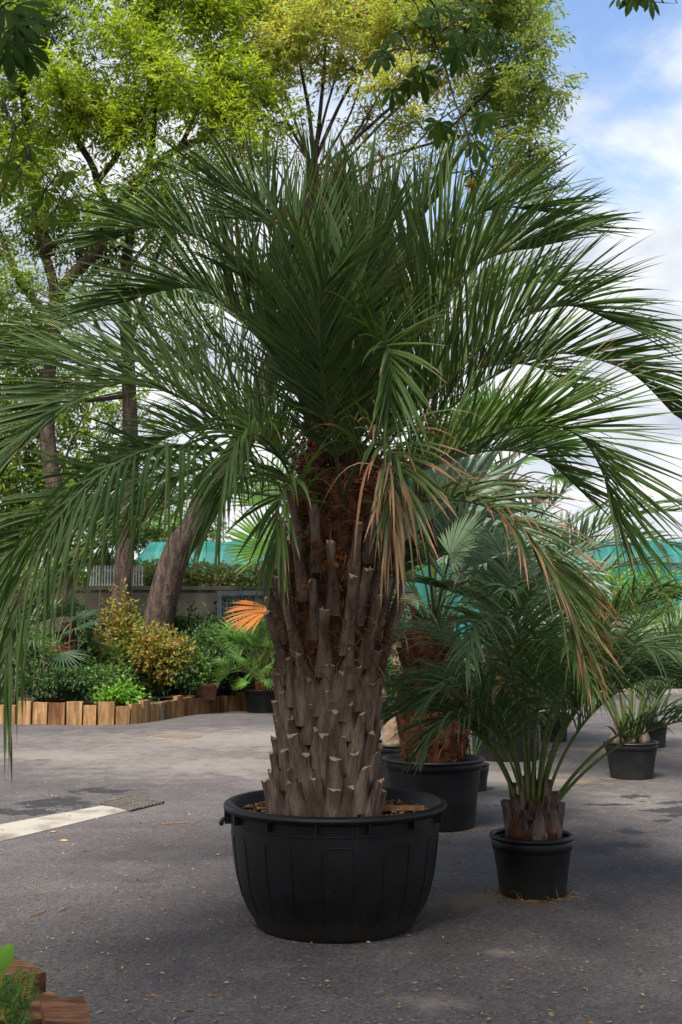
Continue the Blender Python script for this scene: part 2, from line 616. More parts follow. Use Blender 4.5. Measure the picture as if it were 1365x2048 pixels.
# ------------------------------------------------------------------ ground
STAINS = [  # wet dark patches on the asphalt: pixel centre, half width (m), half depth (m)
    (205, 1580, .42, .20), (120, 1606, .48, .32), (60, 1622, .4, .22), (1235, 1690, .22, .16), (1272, 1662, .22, .14), (1190, 1697, .26, .14),
    (1352, 1622, .3, .26), (1262, 1592, .18, .14), (1205, 1610, .3, .07), (1310, 1640, .14, .1), (1345, 1605, .35, .12), (95, 1520, .16, .06)]
SANDS_SUNLIT = [  # pale dust; the wide mid-distance ones also paint in sunlit brightness
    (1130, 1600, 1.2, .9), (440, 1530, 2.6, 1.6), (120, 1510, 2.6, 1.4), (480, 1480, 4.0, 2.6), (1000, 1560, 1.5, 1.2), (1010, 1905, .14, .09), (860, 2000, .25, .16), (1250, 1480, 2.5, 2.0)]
TANS = [(950, 1800, .55, .24), (1150, 1563, .8, .28), (900, 1655, .5, .2), (1210, 1500, 1.0, .4)]


def ground_material():
    m, nt, out = new_mat('asphalt')
    h = N(nt)
    geo = h.n('ShaderNodeNewGeometry')
    pos = geo.outputs['Position']
    big = h.noise(0.35, 4, 0.6, vec=pos)
    med = h.noise(2.2, 5, 0.65, vec=pos)
    grain = h.n('ShaderNodeTexVoronoi')
    grain.inputs['Scale'].default_value = 64
    h.link(pos, grain.inputs['Vector'])
    fine = h.noise(130, 3, 0.7, vec=pos)
    col = h.ramp(big, [(0.3, (0.049, 0.044, 0.044)), (0.52, (0.074, 0.066, 0.065)), (0.72, (0.113, 0.101, 0.097))])
    col = h.mix(h.math('MULTIPLY', h.smooth(med, 0.45, 0.75), 0.45), col, (0.125, 0.116, 0.110))
    gr = h.ramp(grain.outputs['Color'], [(0.0, (0.35, 0.34, 0.34)), (0.55, (0.92, 0.9, 0.89)), (0.88, (1.3, 1.26, 1.22)), (1.0, (2.4, 2.25, 2.1))])
    col = h.mix(0.8, col, gr, 'MULTIPLY')
    col = h.mix(h.math('MULTIPLY', h.smooth(fine, 0.6, 0.8), 0.5), col, (0.19, 0.17, 0.16))
    # distorted ground coordinates for the marks
    wob = h.n('ShaderNodeTexNoise')
    wob.inputs['Scale'].default_value = 3.2
    wob.inputs['Detail'].default_value = 5
    wob.inputs['Roughness'].default_value = 0.65
    h.link(pos, wob.inputs['Vector'])
    sub = h.n('ShaderNodeVectorMath', operation='SUBTRACT')
    h.link(wob.outputs['Color'], sub.inputs[0])
    sub.inputs[1].default_value = (0.5, 0.5, 0.5)

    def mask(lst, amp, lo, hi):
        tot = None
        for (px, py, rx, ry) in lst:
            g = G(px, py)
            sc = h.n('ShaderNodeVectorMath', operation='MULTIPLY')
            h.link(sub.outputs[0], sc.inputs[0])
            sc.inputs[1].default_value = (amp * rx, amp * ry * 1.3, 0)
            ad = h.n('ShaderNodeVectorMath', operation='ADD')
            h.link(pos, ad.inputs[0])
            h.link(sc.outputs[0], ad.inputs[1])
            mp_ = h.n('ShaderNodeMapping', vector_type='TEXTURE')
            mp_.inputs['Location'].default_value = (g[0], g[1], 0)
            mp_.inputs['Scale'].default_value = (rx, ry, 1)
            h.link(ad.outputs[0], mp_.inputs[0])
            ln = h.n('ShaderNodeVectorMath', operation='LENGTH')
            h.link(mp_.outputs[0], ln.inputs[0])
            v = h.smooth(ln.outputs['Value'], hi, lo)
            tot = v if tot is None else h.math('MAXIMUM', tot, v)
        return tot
    sand_sunlit = mask(SANDS_SUNLIT, 2.2, 0.0, 1.25)
    col = h.mix(h.math('MULTIPLY', sand_sunlit, 0.52), col, (0.21, 0.18, 0.155))
    tan = mask(TANS, 2.4, 0.2, 1.1)
    col = h.mix(h.math('MULTIPLY', tan, 0.6), col, (0.17, 0.115, 0.065))
    cr = h.n('ShaderNodeTexVoronoi', feature='DISTANCE_TO_EDGE')
    cr.inputs['Scale'].default_value = .42
    ad0 = h.n('ShaderNodeVectorMath', operation='ADD')
    h.link(pos, ad0.inputs[0])
    h.link(sub.outputs[0], ad0.inputs[1])
    h.link(ad0.outputs[0], cr.inputs['Vector'])
    crack = h.math('MULTIPLY', h.smooth(cr.outputs['Distance'], .006, .001), h.smooth(h.noise(.5, 2, .5, vec=pos), .52, .6))
    col = h.mix(h.math('MULTIPLY', crack, .7), col, (.02, .018, .018))
    oil = h.math('MULTIPLY', h.smooth(h.noise(.9, 5, .7, vec=pos), .6, .72), .4)
    col = h.mix(oil, col, (.035, .031, .03))
    wet = mask(STAINS, 4.5, 0.75, 0.95)
    col = h.mix(h.math('MULTIPLY', wet, 0.88), col, (0.016, 0.015, 0.017))
    pr = h.n('ShaderNodeBsdfPrincipled')
    h.set(pr.inputs['Base Color'], col)
    h.set(pr.inputs['Roughness'], h.math('SUBTRACT', 0.9, h.math('MULTIPLY', wet, 0.25)))
    pr.inputs['Specular IOR Level'].default_value = 0.25
    bn = h.n('ShaderNodeBump')
    bn.inputs['Strength'].default_value = 0.9
    bn.inputs['Distance'].default_value = 0.006
    h.link(grain.outputs['Distance'], bn.inputs['Height'])
    h.link(bn.outputs[0], pr.inputs['Normal'])
    h.link(pr.outputs[0], out.inputs[0])
    return m


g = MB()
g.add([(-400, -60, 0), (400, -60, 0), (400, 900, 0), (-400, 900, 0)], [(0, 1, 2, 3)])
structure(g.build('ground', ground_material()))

M_CONC = solid('pale_concrete', (0.10, 0.088, 0.072), (0.265, 0.238, 0.198), 2.5, 0.9, 0.5, 40, detail=9, lo=.25, hi=.6)
k = MB()
k.prism([G(-330, 1768) + (0, 0, .006), G(0, 1684) + (0, 0, .006), G(268, 1619) + (0, 0, .006), G(205, 1612) + (0, 0, .006), G(0, 1650) + (0, 0, .006), G(-330, 1712) + (0, 0, .006)], 0.05)
structure(k.build('kerb_strip', M_CONC))

M_IRON = solid('cast_iron', (0.07, 0.06, 0.053), (0.14, 0.12, 0.10), 20, 0.6, 0.3, metallic=0.3)
M_IRONTAN = solid('dusty_iron', (0.12, 0.095, 0.07), (0.20, 0.155, 0.11), 20, 0.8, 0.3)
# drain grate
a, b, c_, e = G(200, 1609), G(262, 1624), G(331, 1607), G(268, 1592)
dg = MB()
z0 = np.array((0, 0, 0.004))
dg.add([a + z0, b + z0, c_ + z0, e + z0], [(0, 1, 2, 3)], mat=1)
for i in range(9):
    f0, f1 = i / 9 + 0.012, (i + 0.5) / 9 + 0.012
    dg.prism([a + (e - a) * f0 + z0 * 5, b + (c_ - b) * f0 + z0 * 5, b + (c_ - b) * f1 + z0 * 5, a + (e - a) * f1 + z0 * 5], 0.015)
for q0, q1, q2, q3 in ((0, .05, 0, 1), (.95, 1, 0, 1), (.48, .52, 0, 1)):
    dg.prism([a + (b - a) * q0 + (e - a) * q2 + z0 * 5.5, a + (b - a) * q1 + (e - a) * q2 + z0 * 5.5, a + (b - a) * q1 + (e - a) * q3 + z0 * 5.5, a + (b - a) * q0 + (e - a) * q3 + z0 * 5.5], 0.015)
M_HOLE = solid('drain_hole', (0.006, 0.006, 0.006), (0.012, 0.011, 0.01), 10, 0.9, 0)
tag(dg.build('drain_grate', [M_IRON, M_HOLE], loc=G(265, 1608)), 'slotted iron drain grate at the end of the pale kerb strip', 'drain grate')
# manhole cover
mh = G(352, 1473)
mr = np.linalg.norm(G(403, 1473) - G(301, 1473)) / 2
mc = MB()
mc.lathe([(mr, 0.0), (mr, 0.012), (mr * 0.93, 0.014), (mr * 0.92, 0.008), (0.01, 0.008)], 40, mh)
for i in range(-6, 7):
    xx = i / 7 * mr * 0.9
    hl = math.sqrt(max(0.01, (mr * 0.88) ** 2 - xx * xx))
    mc.box((mh[0] + xx, mh[1], 0.011), (mr * 0.06, hl * 2, 0.008))
tag(mc.build('manhole_cover', M_IRONTAN, loc=mh), 'round ribbed tan manhole cover set in the asphalt', 'manhole cover')

# ------------------------------------------------------------------ pots
def plant_pot(px, py_base, R, h, rb, label, mat=M_POT, group='black plastic plant pots', big=False, soil=0.07, soilmat=None):
    base = G(px, py_base)
    t = thing('plant_pot', label, 'plant pot', base, group)
    w = MB()
    if big:
        prof = [(0, .004), (rb * .98, 0.004), (rb, .012), (rb * 1.035, .05), (R * .775, .10), (R * .835, .19), (R * .880, .30), (R * .905, .42), (R * .925, .55), (R * .935, h - .06), (R * .935, h - .012), (R * .90, h - .012), (R * .88, .45), (R * .8, .2)]
    else:
        prof = [(0, .004), (rb * .98, 0.004), (rb, .012), (rb + (R * .93 - rb) * .45, h * .45), (R * .915, h - .10), (R * .918, h - .095), (R * .945, h - .088), (R * .955, h - .012), (R * .91, h - .012), (R * .86, h * .6), (rb * .92, h * .2)]
    w.lathe(prof, 72)
    if big:
        def surf(a, z):
            zs, rs = [q[1] for q in prof[2:10]], [q[0] for q in prof[2:10]]
            r = float(np.interp(z, zs, rs)) + 0.002
            return (r * cos(a), r * sin(a), z)
        for i in range(11):                       # arched panels moulded in the wall
            a0 = -pi / 2 + 0.03 + i * 2 * pi / 11
            hw = 0.14
            z1, z2 = 0.12, h - 0.175
            pts = [surf(a0 - hw, z) for z in np.linspace(z1, z2 - .03, 9)] + [surf(a0 - hw * .9, z2 - .008), surf(a0 - hw * .75, z2)] + [surf(a0 + hw * f, z2) for f in np.linspace(-.4, .4, 5)] + [surf(a0 + hw * .75, z2), surf(a0 + hw * .9, z2 - .008)] + [surf(a0 + hw, z) for z in np.linspace(z2 - .03, z1, 9)]
            w.tube(pts, 0.0026, 6, cap=False)
        for i in range(14):                       # gussets below the lip
            a0 = i * 2 * pi / 14 + 0.07
            rr = R * .955
            w.box((rr * cos(a0), rr * sin(a0), h - .065), (.05, .008, .07), a0)
        w.tube([surf(a, h - 0.115) for a in np.linspace(0, 2 * pi, 73)], 0.004, 6, cap=False)
    w.build('pot_wall', mat, t)
    r = MB()
    lip = 0.032 if big else 0.02
    rp = []
    for i in range(13):
        a = 2 * pi * i / 12
        rp.append((R - lip + lip * cos(a), h - lip * .75 + lip * .75 * sin(a) * (1.0 if sin(a) > 0 else 1.25)))
    r.lathe(rp, 80)
    r.build('rim', mat, t)
    s_ = MB()
    s_.disc(R * .905, h - soil, 60, rings=9, bump=0.014)
    s_.build('soil', soilmat or M_SOIL, t)
    return t, base


main_pot, MPB = plant_pot(671, 1845, 0.690, 0.735, 0.485, 'largest round black tub, holding the huge palm in front', big=True, soil=0.075)
hb = MB()
for az in (pi * 0.985, pi * 1.04):
    hb.box((0.655 * cos(az), 0.655 * sin(az), .655), (.05, .02, .10), az)
hb.tube([(0.70 * cos(pi * .975), .70 * sin(pi * .975), .61), (0.705 * cos(pi * 1.01), .705 * sin(pi * 1.01), .60), (0.70 * cos(pi * 1.05), .70 * sin(pi * 1.05), .61)], .014, 8)
hb.build('handle', M_POT, main_pot)
ch = MB()
for i in range(260):
    a_, r_ = random.uniform(0, 2 * pi), random.uniform(.34, .60)
    ch.box((r_ * cos(a_), r_ * sin(a_), .668 + random.uniform(-.004, .01)), (random.uniform(.01, .07), random.uniform(.006, .018), random.uniform(.004, .01)), random.uniform(0, pi), jit=.003)
ch.build('bark_mulch', M_CHIP, main_pot)['kind'] = 'stuff'
bp = MB()
q = MPB + np.array((0.40, -0.02, 0.690))
bp.box(q, (.30, .05, .026), 0.03, jit=.004)
tag(bp.build('wood_offcut', M_CHIP, loc=q), 'short brown wooden batten lying on the soil of the big tub', 'wood offcut')

# ------------------------------------------------------------------ the huge palm
MD = 6.83                                        # distance of its axis along the view


def PM(px, py, dd=0.0):
    return P(px, py, MD + dd)


palm_base = PM(650, 1600)
palm_base[2] = 0.66
PALM = thing('butia_palm', 'huge shaggy feather palm with stumpy cut leaf bases, in the big round tub', 'palm tree', palm_base)
axis = np.array([PM(650, 1615), PM(655, 1500), PM(663, 1350), PM(668, 1200), PM(673, 1100), PM(680, 1000), PM(686, 890)])
axis[:, 1] = axis[:, 1] * 0 + 6.86
axis = np.vstack((axis[:1] * (1, 1, 0) + (-.012, 0, .38), axis))
AX, _ = curve(axis, 60)


def axis_at(z):
    return np.array([np.interp(z, AX[:, 2], AX[:, i]) for i in range(3)])


tk = MB()
zs = np.linspace(0.50, AX[-1, 2], 40)
core = np.interp(zs, [0.62, 0.75, 1.1, 1.5, 1.9, 2.3, 2.65, 2.95], [.30, .285, .265, .295, .31, .30, .285, .21])
tk.tube(np.array([axis_at(z) for z in zs]), core, 24)
tk.build('trunk', M_FIBRE, PALM, palm_base)


def boot(mb, z, az, Lb, w0, w1, lean, th, lift, curl=0.0, tp=.62):
    """one cut leaf stalk: broad clasping base, tapering up to a sawn end"""
    c = axis_at(z)
    rr = float(np.interp(z, zs, core)) + lift
    o = np.array((cos(az), sin(az), 0))
    tg = np.array((-sin(az), cos(az), 0))
    skew = random.uniform(-.10, .10)
    sides = []
    K = 7
    for i in range(K + 1):
        u = i / K
        hgt = Lb * u
        out = rr + lean * Lb * (u ** 1.25) + curl * Lb * u * u
        w = (w1 + (w0 - w1) * (1 - min(1, u / tp)) ** (1.35 if tp < 1 else 1.05)) * (0.82 + 0.18 * min(1, u / .12)) / 2
        tk_ = th * (0.95 - 0.35 * u)
        p = c + o * out + np.array((0, 0, hgt)) + tg * skew * hgt
        bow = w / max(rr, .1) * w * 0.45
        sides.append([p - tg * w - o * (tk_ * .55 + bow), p - tg * w * .78 + o * (tk_ * .12 - bow * .5), p - tg * w * .18 + o * tk_ * .55, p + tg * w * .22 + o * tk_ * .52, p + tg * w * .80 + o * (tk_ * .10 - bow * .5), p + tg * w - o * (tk_ * .55 + bow), p - o * tk_ * .7])
    V = np.array(sides).reshape(-1, 3)
    V[-7:] += np.array((0, 0, 1.0)) * np.array([random.uniform(-.012, .022) for _ in range(7)])[:, None]
    F = [(i * 7 + j, i * 7 + (j + 1) % 7, (i + 1) * 7 + (j + 1) % 7, (i + 1) * 7 + j) for i in range(K) for j in range(7)]
    mb.add(V, F, None, 0, True)
    top = V[-7:]
    mb.add(top, [tuple(range(7))], None, 1)


boots = []
ga = 2.39996
# lower trunk: short shingle-like stumps
i = 0
z = 0.56
while z < 1.44:
    f = (z - .64) / .8
    boots.append((z + random.uniform(-.012, .012), i * ga + random.uniform(-.08, .08), random.uniform(.21, .29), random.uniform(.23, .29), random.uniform(.022, .085), (0.12 if z < .70 else .12) + random.uniform(-.05, .07), .062, .000, .08, .9))
    z += 0.0088
    i += 1
# upper trunk: long stalk stubs
while z < 2.20:
    f = (z - 1.44) / .76
    boots.append((z + random.uniform(-.02, .02), i * ga + random.uniform(-.1, .1), random.uniform(.33, .50) * (1 - .2 * f), random.uniform(.14, .19) * (1 - .25 * f), random.uniform(.05, .07), random.uniform(.26, .38) * (1 - .25 * f), .045, .004))
    z += 0.0178
    i += 1
vis = sorted(boots, key=lambda q: sin(q[1]))       # facing the camera first
front = vis[:98]
for bt in front:
    m_ = MB()
    boot(m_, *bt)
    m_.build('leaf_base', [M_BOOT, M_CUT], PALM, palm_base)
m_ = MB()
for bt in vis[98:]:
    boot(m_, *bt)
o = m_.build('leaf_bases', [M_BOOT, M_CUT], PALM, palm_base)
o['kind'] = 'stuff'
# brown fibre between the stalks
fb = MB()
n = 5200
zz_ = rng.uniform(1.5, 2.88, n)
az_ = rng.uniform(0, 2 * pi, n)
cz = np.array([axis_at(q) for q in zz_])
rr_ = np.interp(zz_, zs, core) + rng.uniform(0, .05, n)
o_ = np.stack((np.cos(az_), np.sin(az_), np.zeros(n)), 1)
fd = unit(rng.normal(0, 1, (n, 3)) + np.array((0, 0, .3)) + o_ * .5)
fb.strips(cz + o_ * rr_[:, None], fd, rand_dirs(n), rng.uniform(.06, .2, n), np.full(n, .0045), rng.uniform(.1, 1.2, n), 3, wave=.5)
fb.build('fibre', M_FIBSTR, PALM, palm_base)

# fruit stalks deep in the crown
def fruits(cx, cy, dd, rx, rz, n):
    m_ = MB()
    c = PM(cx, cy, dd)
    for _ in range(n):
        p = c + np.array((random.gauss(0, rx), random.gauss(0, rx), random.gauss(0, rz)))
        r = random.uniform(.008, .013)
        m_.add([p + np.array(q) * r for q in ((1, 0, 0), (-1, 0, 0), (0, 1, 0), (0, -1, 0), (0, 0, 1.2), (0, 0, -1.2))], [(0, 2, 4), (2, 1, 4), (1, 3, 4), (3, 0, 4), (2, 0, 5), (1, 2, 5), (3, 1, 5), (0, 3, 5)], None, 0, True)
    m_.tube([axis_at(2.55), (axis_at(2.6) + c) / 2 + (0, 0, .05), c], .008, 5, mat=1)
    m_.build('fruit_cluster', [M_FRUIT, M_RACHIS], PALM, palm_base)['kind'] = 'stuff'


fruits(700, 790, -.22, .05, .14, 240)
fruits(612, 900, -.26, .045, .09, 170)
fruits(735, 955, -.24, .03, .05, 80)
fruits(645, 850, -.25, .06, .10, 170)
# orange papery scales
for (cx, cy, dd, s_) in ((652, 1133, -.34, .045), (625, 1090, -.33, .03), (608, 1178, -.36, .03), (680, 1118, -.36, .022), (585, 1000, -.75, .035), (247, 765, -.55, .035), (722, 1054, -.3, .02)):
    m_ = MB()
    p = PM(cx, cy, dd)
    nq = 5
    m_.strips(np.repeat(p[None], nq, 0) + rng.normal(0, .008, (nq, 3)), unit(np.array((0.6, -.3, .5)) + rng.normal(0, .5, (nq, 3))), rand_dirs(nq), np.full(nq, s_ * 1.6), np.full(nq, s_), np.full(nq, .6), 4, wave=.4)
    m_.build('dry_scale', M_ORANGE, PALM, palm_base)

FR = [  # image points with a depth offset, then options
    # ---- left side
    ([(645, 985, -.1), (600, 800, -.2), (545, 705, -.25), (500, 655, -.3), (450, 607, -.3), (395, 577, -.3), (330, 580, -.3), (250, 605, -.3)], dict(roll=35, vee=42, L=.70)),
    ([(640, 985, -.15), (560, 915, -.3), (500, 870, -.4), (415, 822, -.5), (340, 785, -.55), (280, 768, -.6), (225, 768, -.65), (170, 790, -.7), (100, 830, -.75), (20, 900, -.8)], dict(roll=62, vee=30, L=.72)),
    ([(650, 960, .2), (520, 830, .4), (400, 760, .6), (300, 725, .8), (200, 722, .9), (110, 722, 1), (0, 740, 1.1)], dict(roll=25, vee=46, L=.66)),
    ([(655, 950, .3), (540, 780, .6), (430, 700, .9), (320, 655, 1.1), (200, 640, 1.3), (90, 665, 1.5), (-20, 720, 1.6)], dict(roll=20, vee=48, L=.7)),
    ([(630, 1000, -.15), (540, 950, -.4), (440, 935, -.6), (330, 950, -.7), (215, 977, -.9), (100, 1045, -1.1), (20, 1106, -1.2), (-60, 1180, -1.3)], dict(roll=60, vee=26, L=.62, droop=.6)),
    ([(640, 1010, -.2), (520, 930, -.7), (400, 893, -1.1), (280, 905, -1.4), (170, 975, -1.6), (85, 1090, -1.7), (35, 1220, -1.75), (12, 1330, -1.8), (8, 1400, -1.8)], dict(mat='lt', roll=10, tipL=.45, L=.78, droop=2.6, vee=15, gap=.45, start=.32, W=.017, wave=.12)),
    ([(640, 1020, .2), (500, 985, .5), (380, 995, .7), (260, 1050, .9), (150, 1130, 1.1), (40, 1240, 1.2)], dict(droop=1.4, L=.6, gap=.25)),
    ([(650, 1000, -.15), (600, 980, -.4), (570, 930, -.6), (540, 888, -.85), (508, 868, -1.05), (476, 885, -1.25), (452, 945, -1.4), (440, 1010, -1.45)], dict(mat='lt', L=.52, droop=1.4, W=.019, start=.42, pairs=48, gap=.3)),
    ([(655, 1010, -.2), (615, 1000, -.45), (587, 972, -.7), (567, 985, -.9), (556, 1030, -1.0), (556, 1090, -1.05)], dict(mat='lt', L=.50, droop=1.0, W=.022, start=.38, pairs=36, gap=.3)),
    ([(650, 940, .1), (590, 760, .15), (530, 620, .2), (460, 530, .3), (380, 470, .35), (300, 455, .4), (225, 480, .4)], dict(roll=20, vee=48, L=.70)),
    ([(665, 940, .2), (625, 750, .25), (585, 590, .25), (545, 475, .3), (500, 405, .3), (440, 380, .3)], dict(L=.7, roll=-10)),
    ([(670, 960, .0), (655, 850, -.05), (640, 700, -.1), (620, 560, -.1), (590, 482, 0), (552, 449, .05), (495, 442, .1)], dict(roll=15, L=.72)),
    # ---- centre
    ([(680, 980, -.2), (668, 880, -.5), (650, 780, -.7), (640, 690, -.9), (640, 610, -1.0), (655, 560, -1.15)], dict(L=.7, vee=30)),
    ([(690, 950, .1), (700, 800, .1), (715, 640, .1), (725, 510, .05), (732, 420, 0)], dict(L=.72, a1=15)),
    ([(685, 940, .2), (690, 750, .3), (662, 580, .4), (645, 460, .5), (630, 385, .5)], dict(L=.7, a1=15)),
    ([(700, 950, .1), (740, 780, .15), (778, 630, .2), (810, 520, .25), (842, 440, .3), (880, 390, .3)], dict(L=.72, a1=18)),
    ([(690, 960, -.1), (700, 850, -.3), (705, 740, -.45), (712, 640, -.5), (725, 560, -.55), (745, 500, -.6)], dict(L=.72, a1=16)),
    ([(670, 960, -.1), (640, 850, -.3), (605, 740, -.45), (575, 650, -.5), (545, 590, -.55), (500, 560, -.6)], dict(L=.66, roll=-10)),
    ([(700, 950, -.15), (722, 820, -.5), (742, 730, -.75), (765, 690, -.9), (778, 700, -1.05), (783, 745, -1.15), (780, 810, -1.25)], dict(mat='lt', L=.54, droop=.45, start=.4, pairs=48, W=.019)),
    ([(690, 1000, -.2), (712, 935, -.5), (742, 895, -.75), (772, 890, -.95), (790, 925, -1.1), (790, 985, -1.2), (785, 1060, -1.25)], dict(mat='tip', L=.60, droop=.8, dry_from=.78, W=.022, start=.4, pairs=40, gap=.2)),
    # ---- right side
    ([(705, 960, 0), (770, 800, -.05), (830, 680, -.1), (890, 590, -.15), (950, 532, -.2), (1010, 505, -.2), (1080, 495, -.2)], dict(roll=-20, vee=50, L=.72)),
    ([(705, 970, 0), (760, 890, -.1), (818, 832, -.15), (893, 767, -.2), (963, 695, -.25), (1023, 648, -.3), (1080, 622, -.3), (1150, 612, -.3), (1230, 645, -.35)], dict(roll=-18, vee=50, L=.70)),
    ([(710, 980, .1), (780, 910, .2), (850, 860, .3), (920, 800, .3), (988, 752, .3), (1058, 718, .3), (1123, 706, .3), (1190, 717, .3), (1270, 750, .3), (1350, 830, .3)], dict(roll=-22, vee=48, L=.66)),
    ([(710, 990, -.1), (780, 960, -.25), (848, 930, -.35), (963, 877, -.45), (1043, 852, -.55), (1118, 853, -.65), (1172, 885, -.75), (1210, 955, -.8), (1235, 1040, -.85)], dict(mat='mid', roll=-35, vee=42, L=.72)),
    ([(710, 1005, -.1), (760, 1008, -.4), (822, 1005, -.6), (891, 998, -.8), (960, 1008, -.95), (1020, 1040, -1.1), (1075, 1095, -1.2), (1120, 1170, -1.25), (1150, 1260, -1.3)], dict(mat='tip', L=.56, droop=.75, start=.30, roll=-15, vee=40, gap=.25)),
    ([(700, 950, .2), (790, 790, .3), (860, 660, .3), (930, 560, .35), (1000, 490, .4), (1075, 455, .4), (1150, 460, .4)], dict(roll=15, L=.62)),
    ([(700, 950, .1), (758, 770, .1), (815, 620, 0), (870, 515, -.1), (930, 445, -.1), (1000, 415, -.2), (1060, 420, -.2)], dict(roll=15, L=.66)),
    ([(700, 950, .3), (790, 800, .7), (870, 680, 1.0), (960, 600, 1.2), (1060, 565, 1.4), (1150, 575, 1.5)], dict(L=.66)),
    ([(710, 1000, .3), (800, 960, .6), (900, 920, .9), (1000, 900, 1.1), (1090, 920, 1.3), (1160, 980, 1.4)], dict(L=.6)),
    ([(710, 1000, .3), (770, 900, .7), (850, 800, 1.1), (950, 740, 1.4), (1060, 730, 1.6), (1160, 780, 1.8)], dict(L=.6)),
    # ---- behind
    ([(655, 980, .3), (560, 900, .7), (450, 860, 1.1), (350, 870, 1.4), (250, 920, 1.6)], dict(L=.62)),
    ([(680, 950, .3), (660, 780, .8), (640, 650, 1.2), (620, 560, 1.6), (610, 530, 2.0)], dict(L=.62)),
    ([(690, 950, .3), (730, 760, .8), (760, 620, 1.2), (785, 540, 1.6), (800, 520, 1.9)], dict(L=.62)),
    ([(670, 950, .3), (600, 800, .7), (520, 680, 1.1), (430, 610, 1.4), (350, 600, 1.7)], dict(L=.62)),
    # ---- young upright spears
    ([(682, 940, 0), (680, 780, .0), (676, 620, 0), (676, 480, 0), (680, 400, 0)], dict(L=.55, a0=24, a1=10, vee=60)),
    ([(695, 940, 0), (715, 780, .1), (745, 620, .1), (770, 500, .1), (785, 420, .1)], dict(L=.6, a0=35, a1=12, vee=50)),
]
MATS = {'lt': M_FROND_LT, 'tip': M_FROND_TIP, 'mid': M_FROND_LT}
for pts, op in FR:
    op = dict(op)
    mt = MATS.get(op.pop('mat', ''), M_FROND)
    p3 = [PM(*q) for q in pts]
    dx = max(-75, min(75, (pts[1][0] - 676) * .55))
    low = min(1, abs(pts[1][0] - 676) / 150 + max(0, -pts[1][2]) * .8)
    b0 = PM(678 + dx * (.6 + .4 * low), 985 + 105 * low + random.uniform(-14, 14), max(-.19, min(.19, pts[1][2] * .6)))
    if b0[2] > p3[0][2] - .1:
        p3 = p3[1:]
    op.setdefault('start', .26)
    op['L'] = op['L'] * 1.08
    op.setdefault('pairs', 104)
    op.setdefault('W', .0165)
    op.setdefault('vee', 52)
    op['roll'] = op.get('roll', 0) * .6
    op.setdefault('droop', .22)
    op.setdefault('a0', 56)
    op.setdefault('a1', 20)
    op.setdefault('tipL', .72)
    op.setdefault('wave', .09)
    op.setdefault('gap', .06)
    op.setdefault('r0', .015)
    frond([b0] + p3, PALM, mt, M_RACHIS, palm_base, drymat=M_DRY if 'dry_from' in op else None, **op)
# dry blades and curled threads hanging in the crown
dl = MB()
for (cx, cy, dd, n, ll) in ((770, 945, -1.1, 18, .56), (790, 935, -1.15, 5, .40)):
    p = np.array([PM(cx + random.gauss(0, 14), cy + random.gauss(0, 12), dd + random.gauss(0, .08)) for _ in range(n)])
    dl.strips(p, unit(rng.normal(0, .22, (n, 3)) + np.array((0.1, -.2, -.1))), rand_dirs(n), rng.uniform(.7, 1.15, n) * ll, np.full(n, .014), rng.uniform(3, 6, n), 8, wave=.25)
dl.build('dry_blades', M_DRY, PALM, palm_base)['kind'] = 'stuff'


# ------------------------------------------------------------------ other potted palms
M_SILVER = leaf_mat('silver_palm', [(0.10, 0.15, 0.12), (0.15, 0.21, 0.17), (0.20, 0.26, 0.21)], tip=(0.33, 0.27, 0.18), tip_at=0.97, trans=0.25, rough=0.5)
M_GREYGRN = leaf_mat('grey_green_palm', [(0.075, 0.125, 0.065), (0.11, 0.165, 0.085), (0.15, 0.205, 0.12)], tip=(0.30, 0.22, 0.12), tip_at=0.95, trans=0.3, rough=0.45)
M_DKFAN = leaf_mat('dark_fan', [(0.022, 0.05, 0.022), (0.04, 0.08, 0.035)], tip=(0.2, 0.13, 0.07), tip_at=0.98, trans=0.25, rough=0.45)
M_BRFAN = leaf_mat('bright_fan', [(0.09, 0.20, 0.03), (0.14, 0.27, 0.05)], tip=(0.3, 0.25, 0.1), tip_at=0.97, trans=0.4, rough=0.5)
M_MIDFAN = leaf_mat('mid_green_fan', [(0.055, 0.12, 0.028), (0.085, 0.17, 0.04), (0.12, 0.21, 0.06)], tip=(0.3, 0.25, 0.1), tip_at=0.98, trans=0.35, rough=0.5)
M_YGPET = solid('green_stalk', (0.05, 0.085, 0.02), (0.12, 0.14, 0.03), 5, 0.5, 0.05)
M_GREYBOOT = solid('grey_bulb_base', (0.045, 0.030, 0.025), (0.17, 0.125, 0.105), 9, 0.85, 0.5, 30, stretch=(2, 2, .6), island=0.3, spec=0.15)


def auto_frond(o, az, el0, el1, ln, bend=1.2, n=12):
    """an arching rachis from o: starts at elevation el0, ends at el1 (degrees)"""
    pts = [np.array(o, float)]
    for i in range(n):
        u = (i + .5) / n
        e = RAD(el0 + (el1 - el0) * u ** bend)
        a = az + 0.15 * u
        pts.append(pts[-1] + np.array((cos(a) * cos(e), sin(a) * cos(e), sin(e))) * ln / n)
    return pts


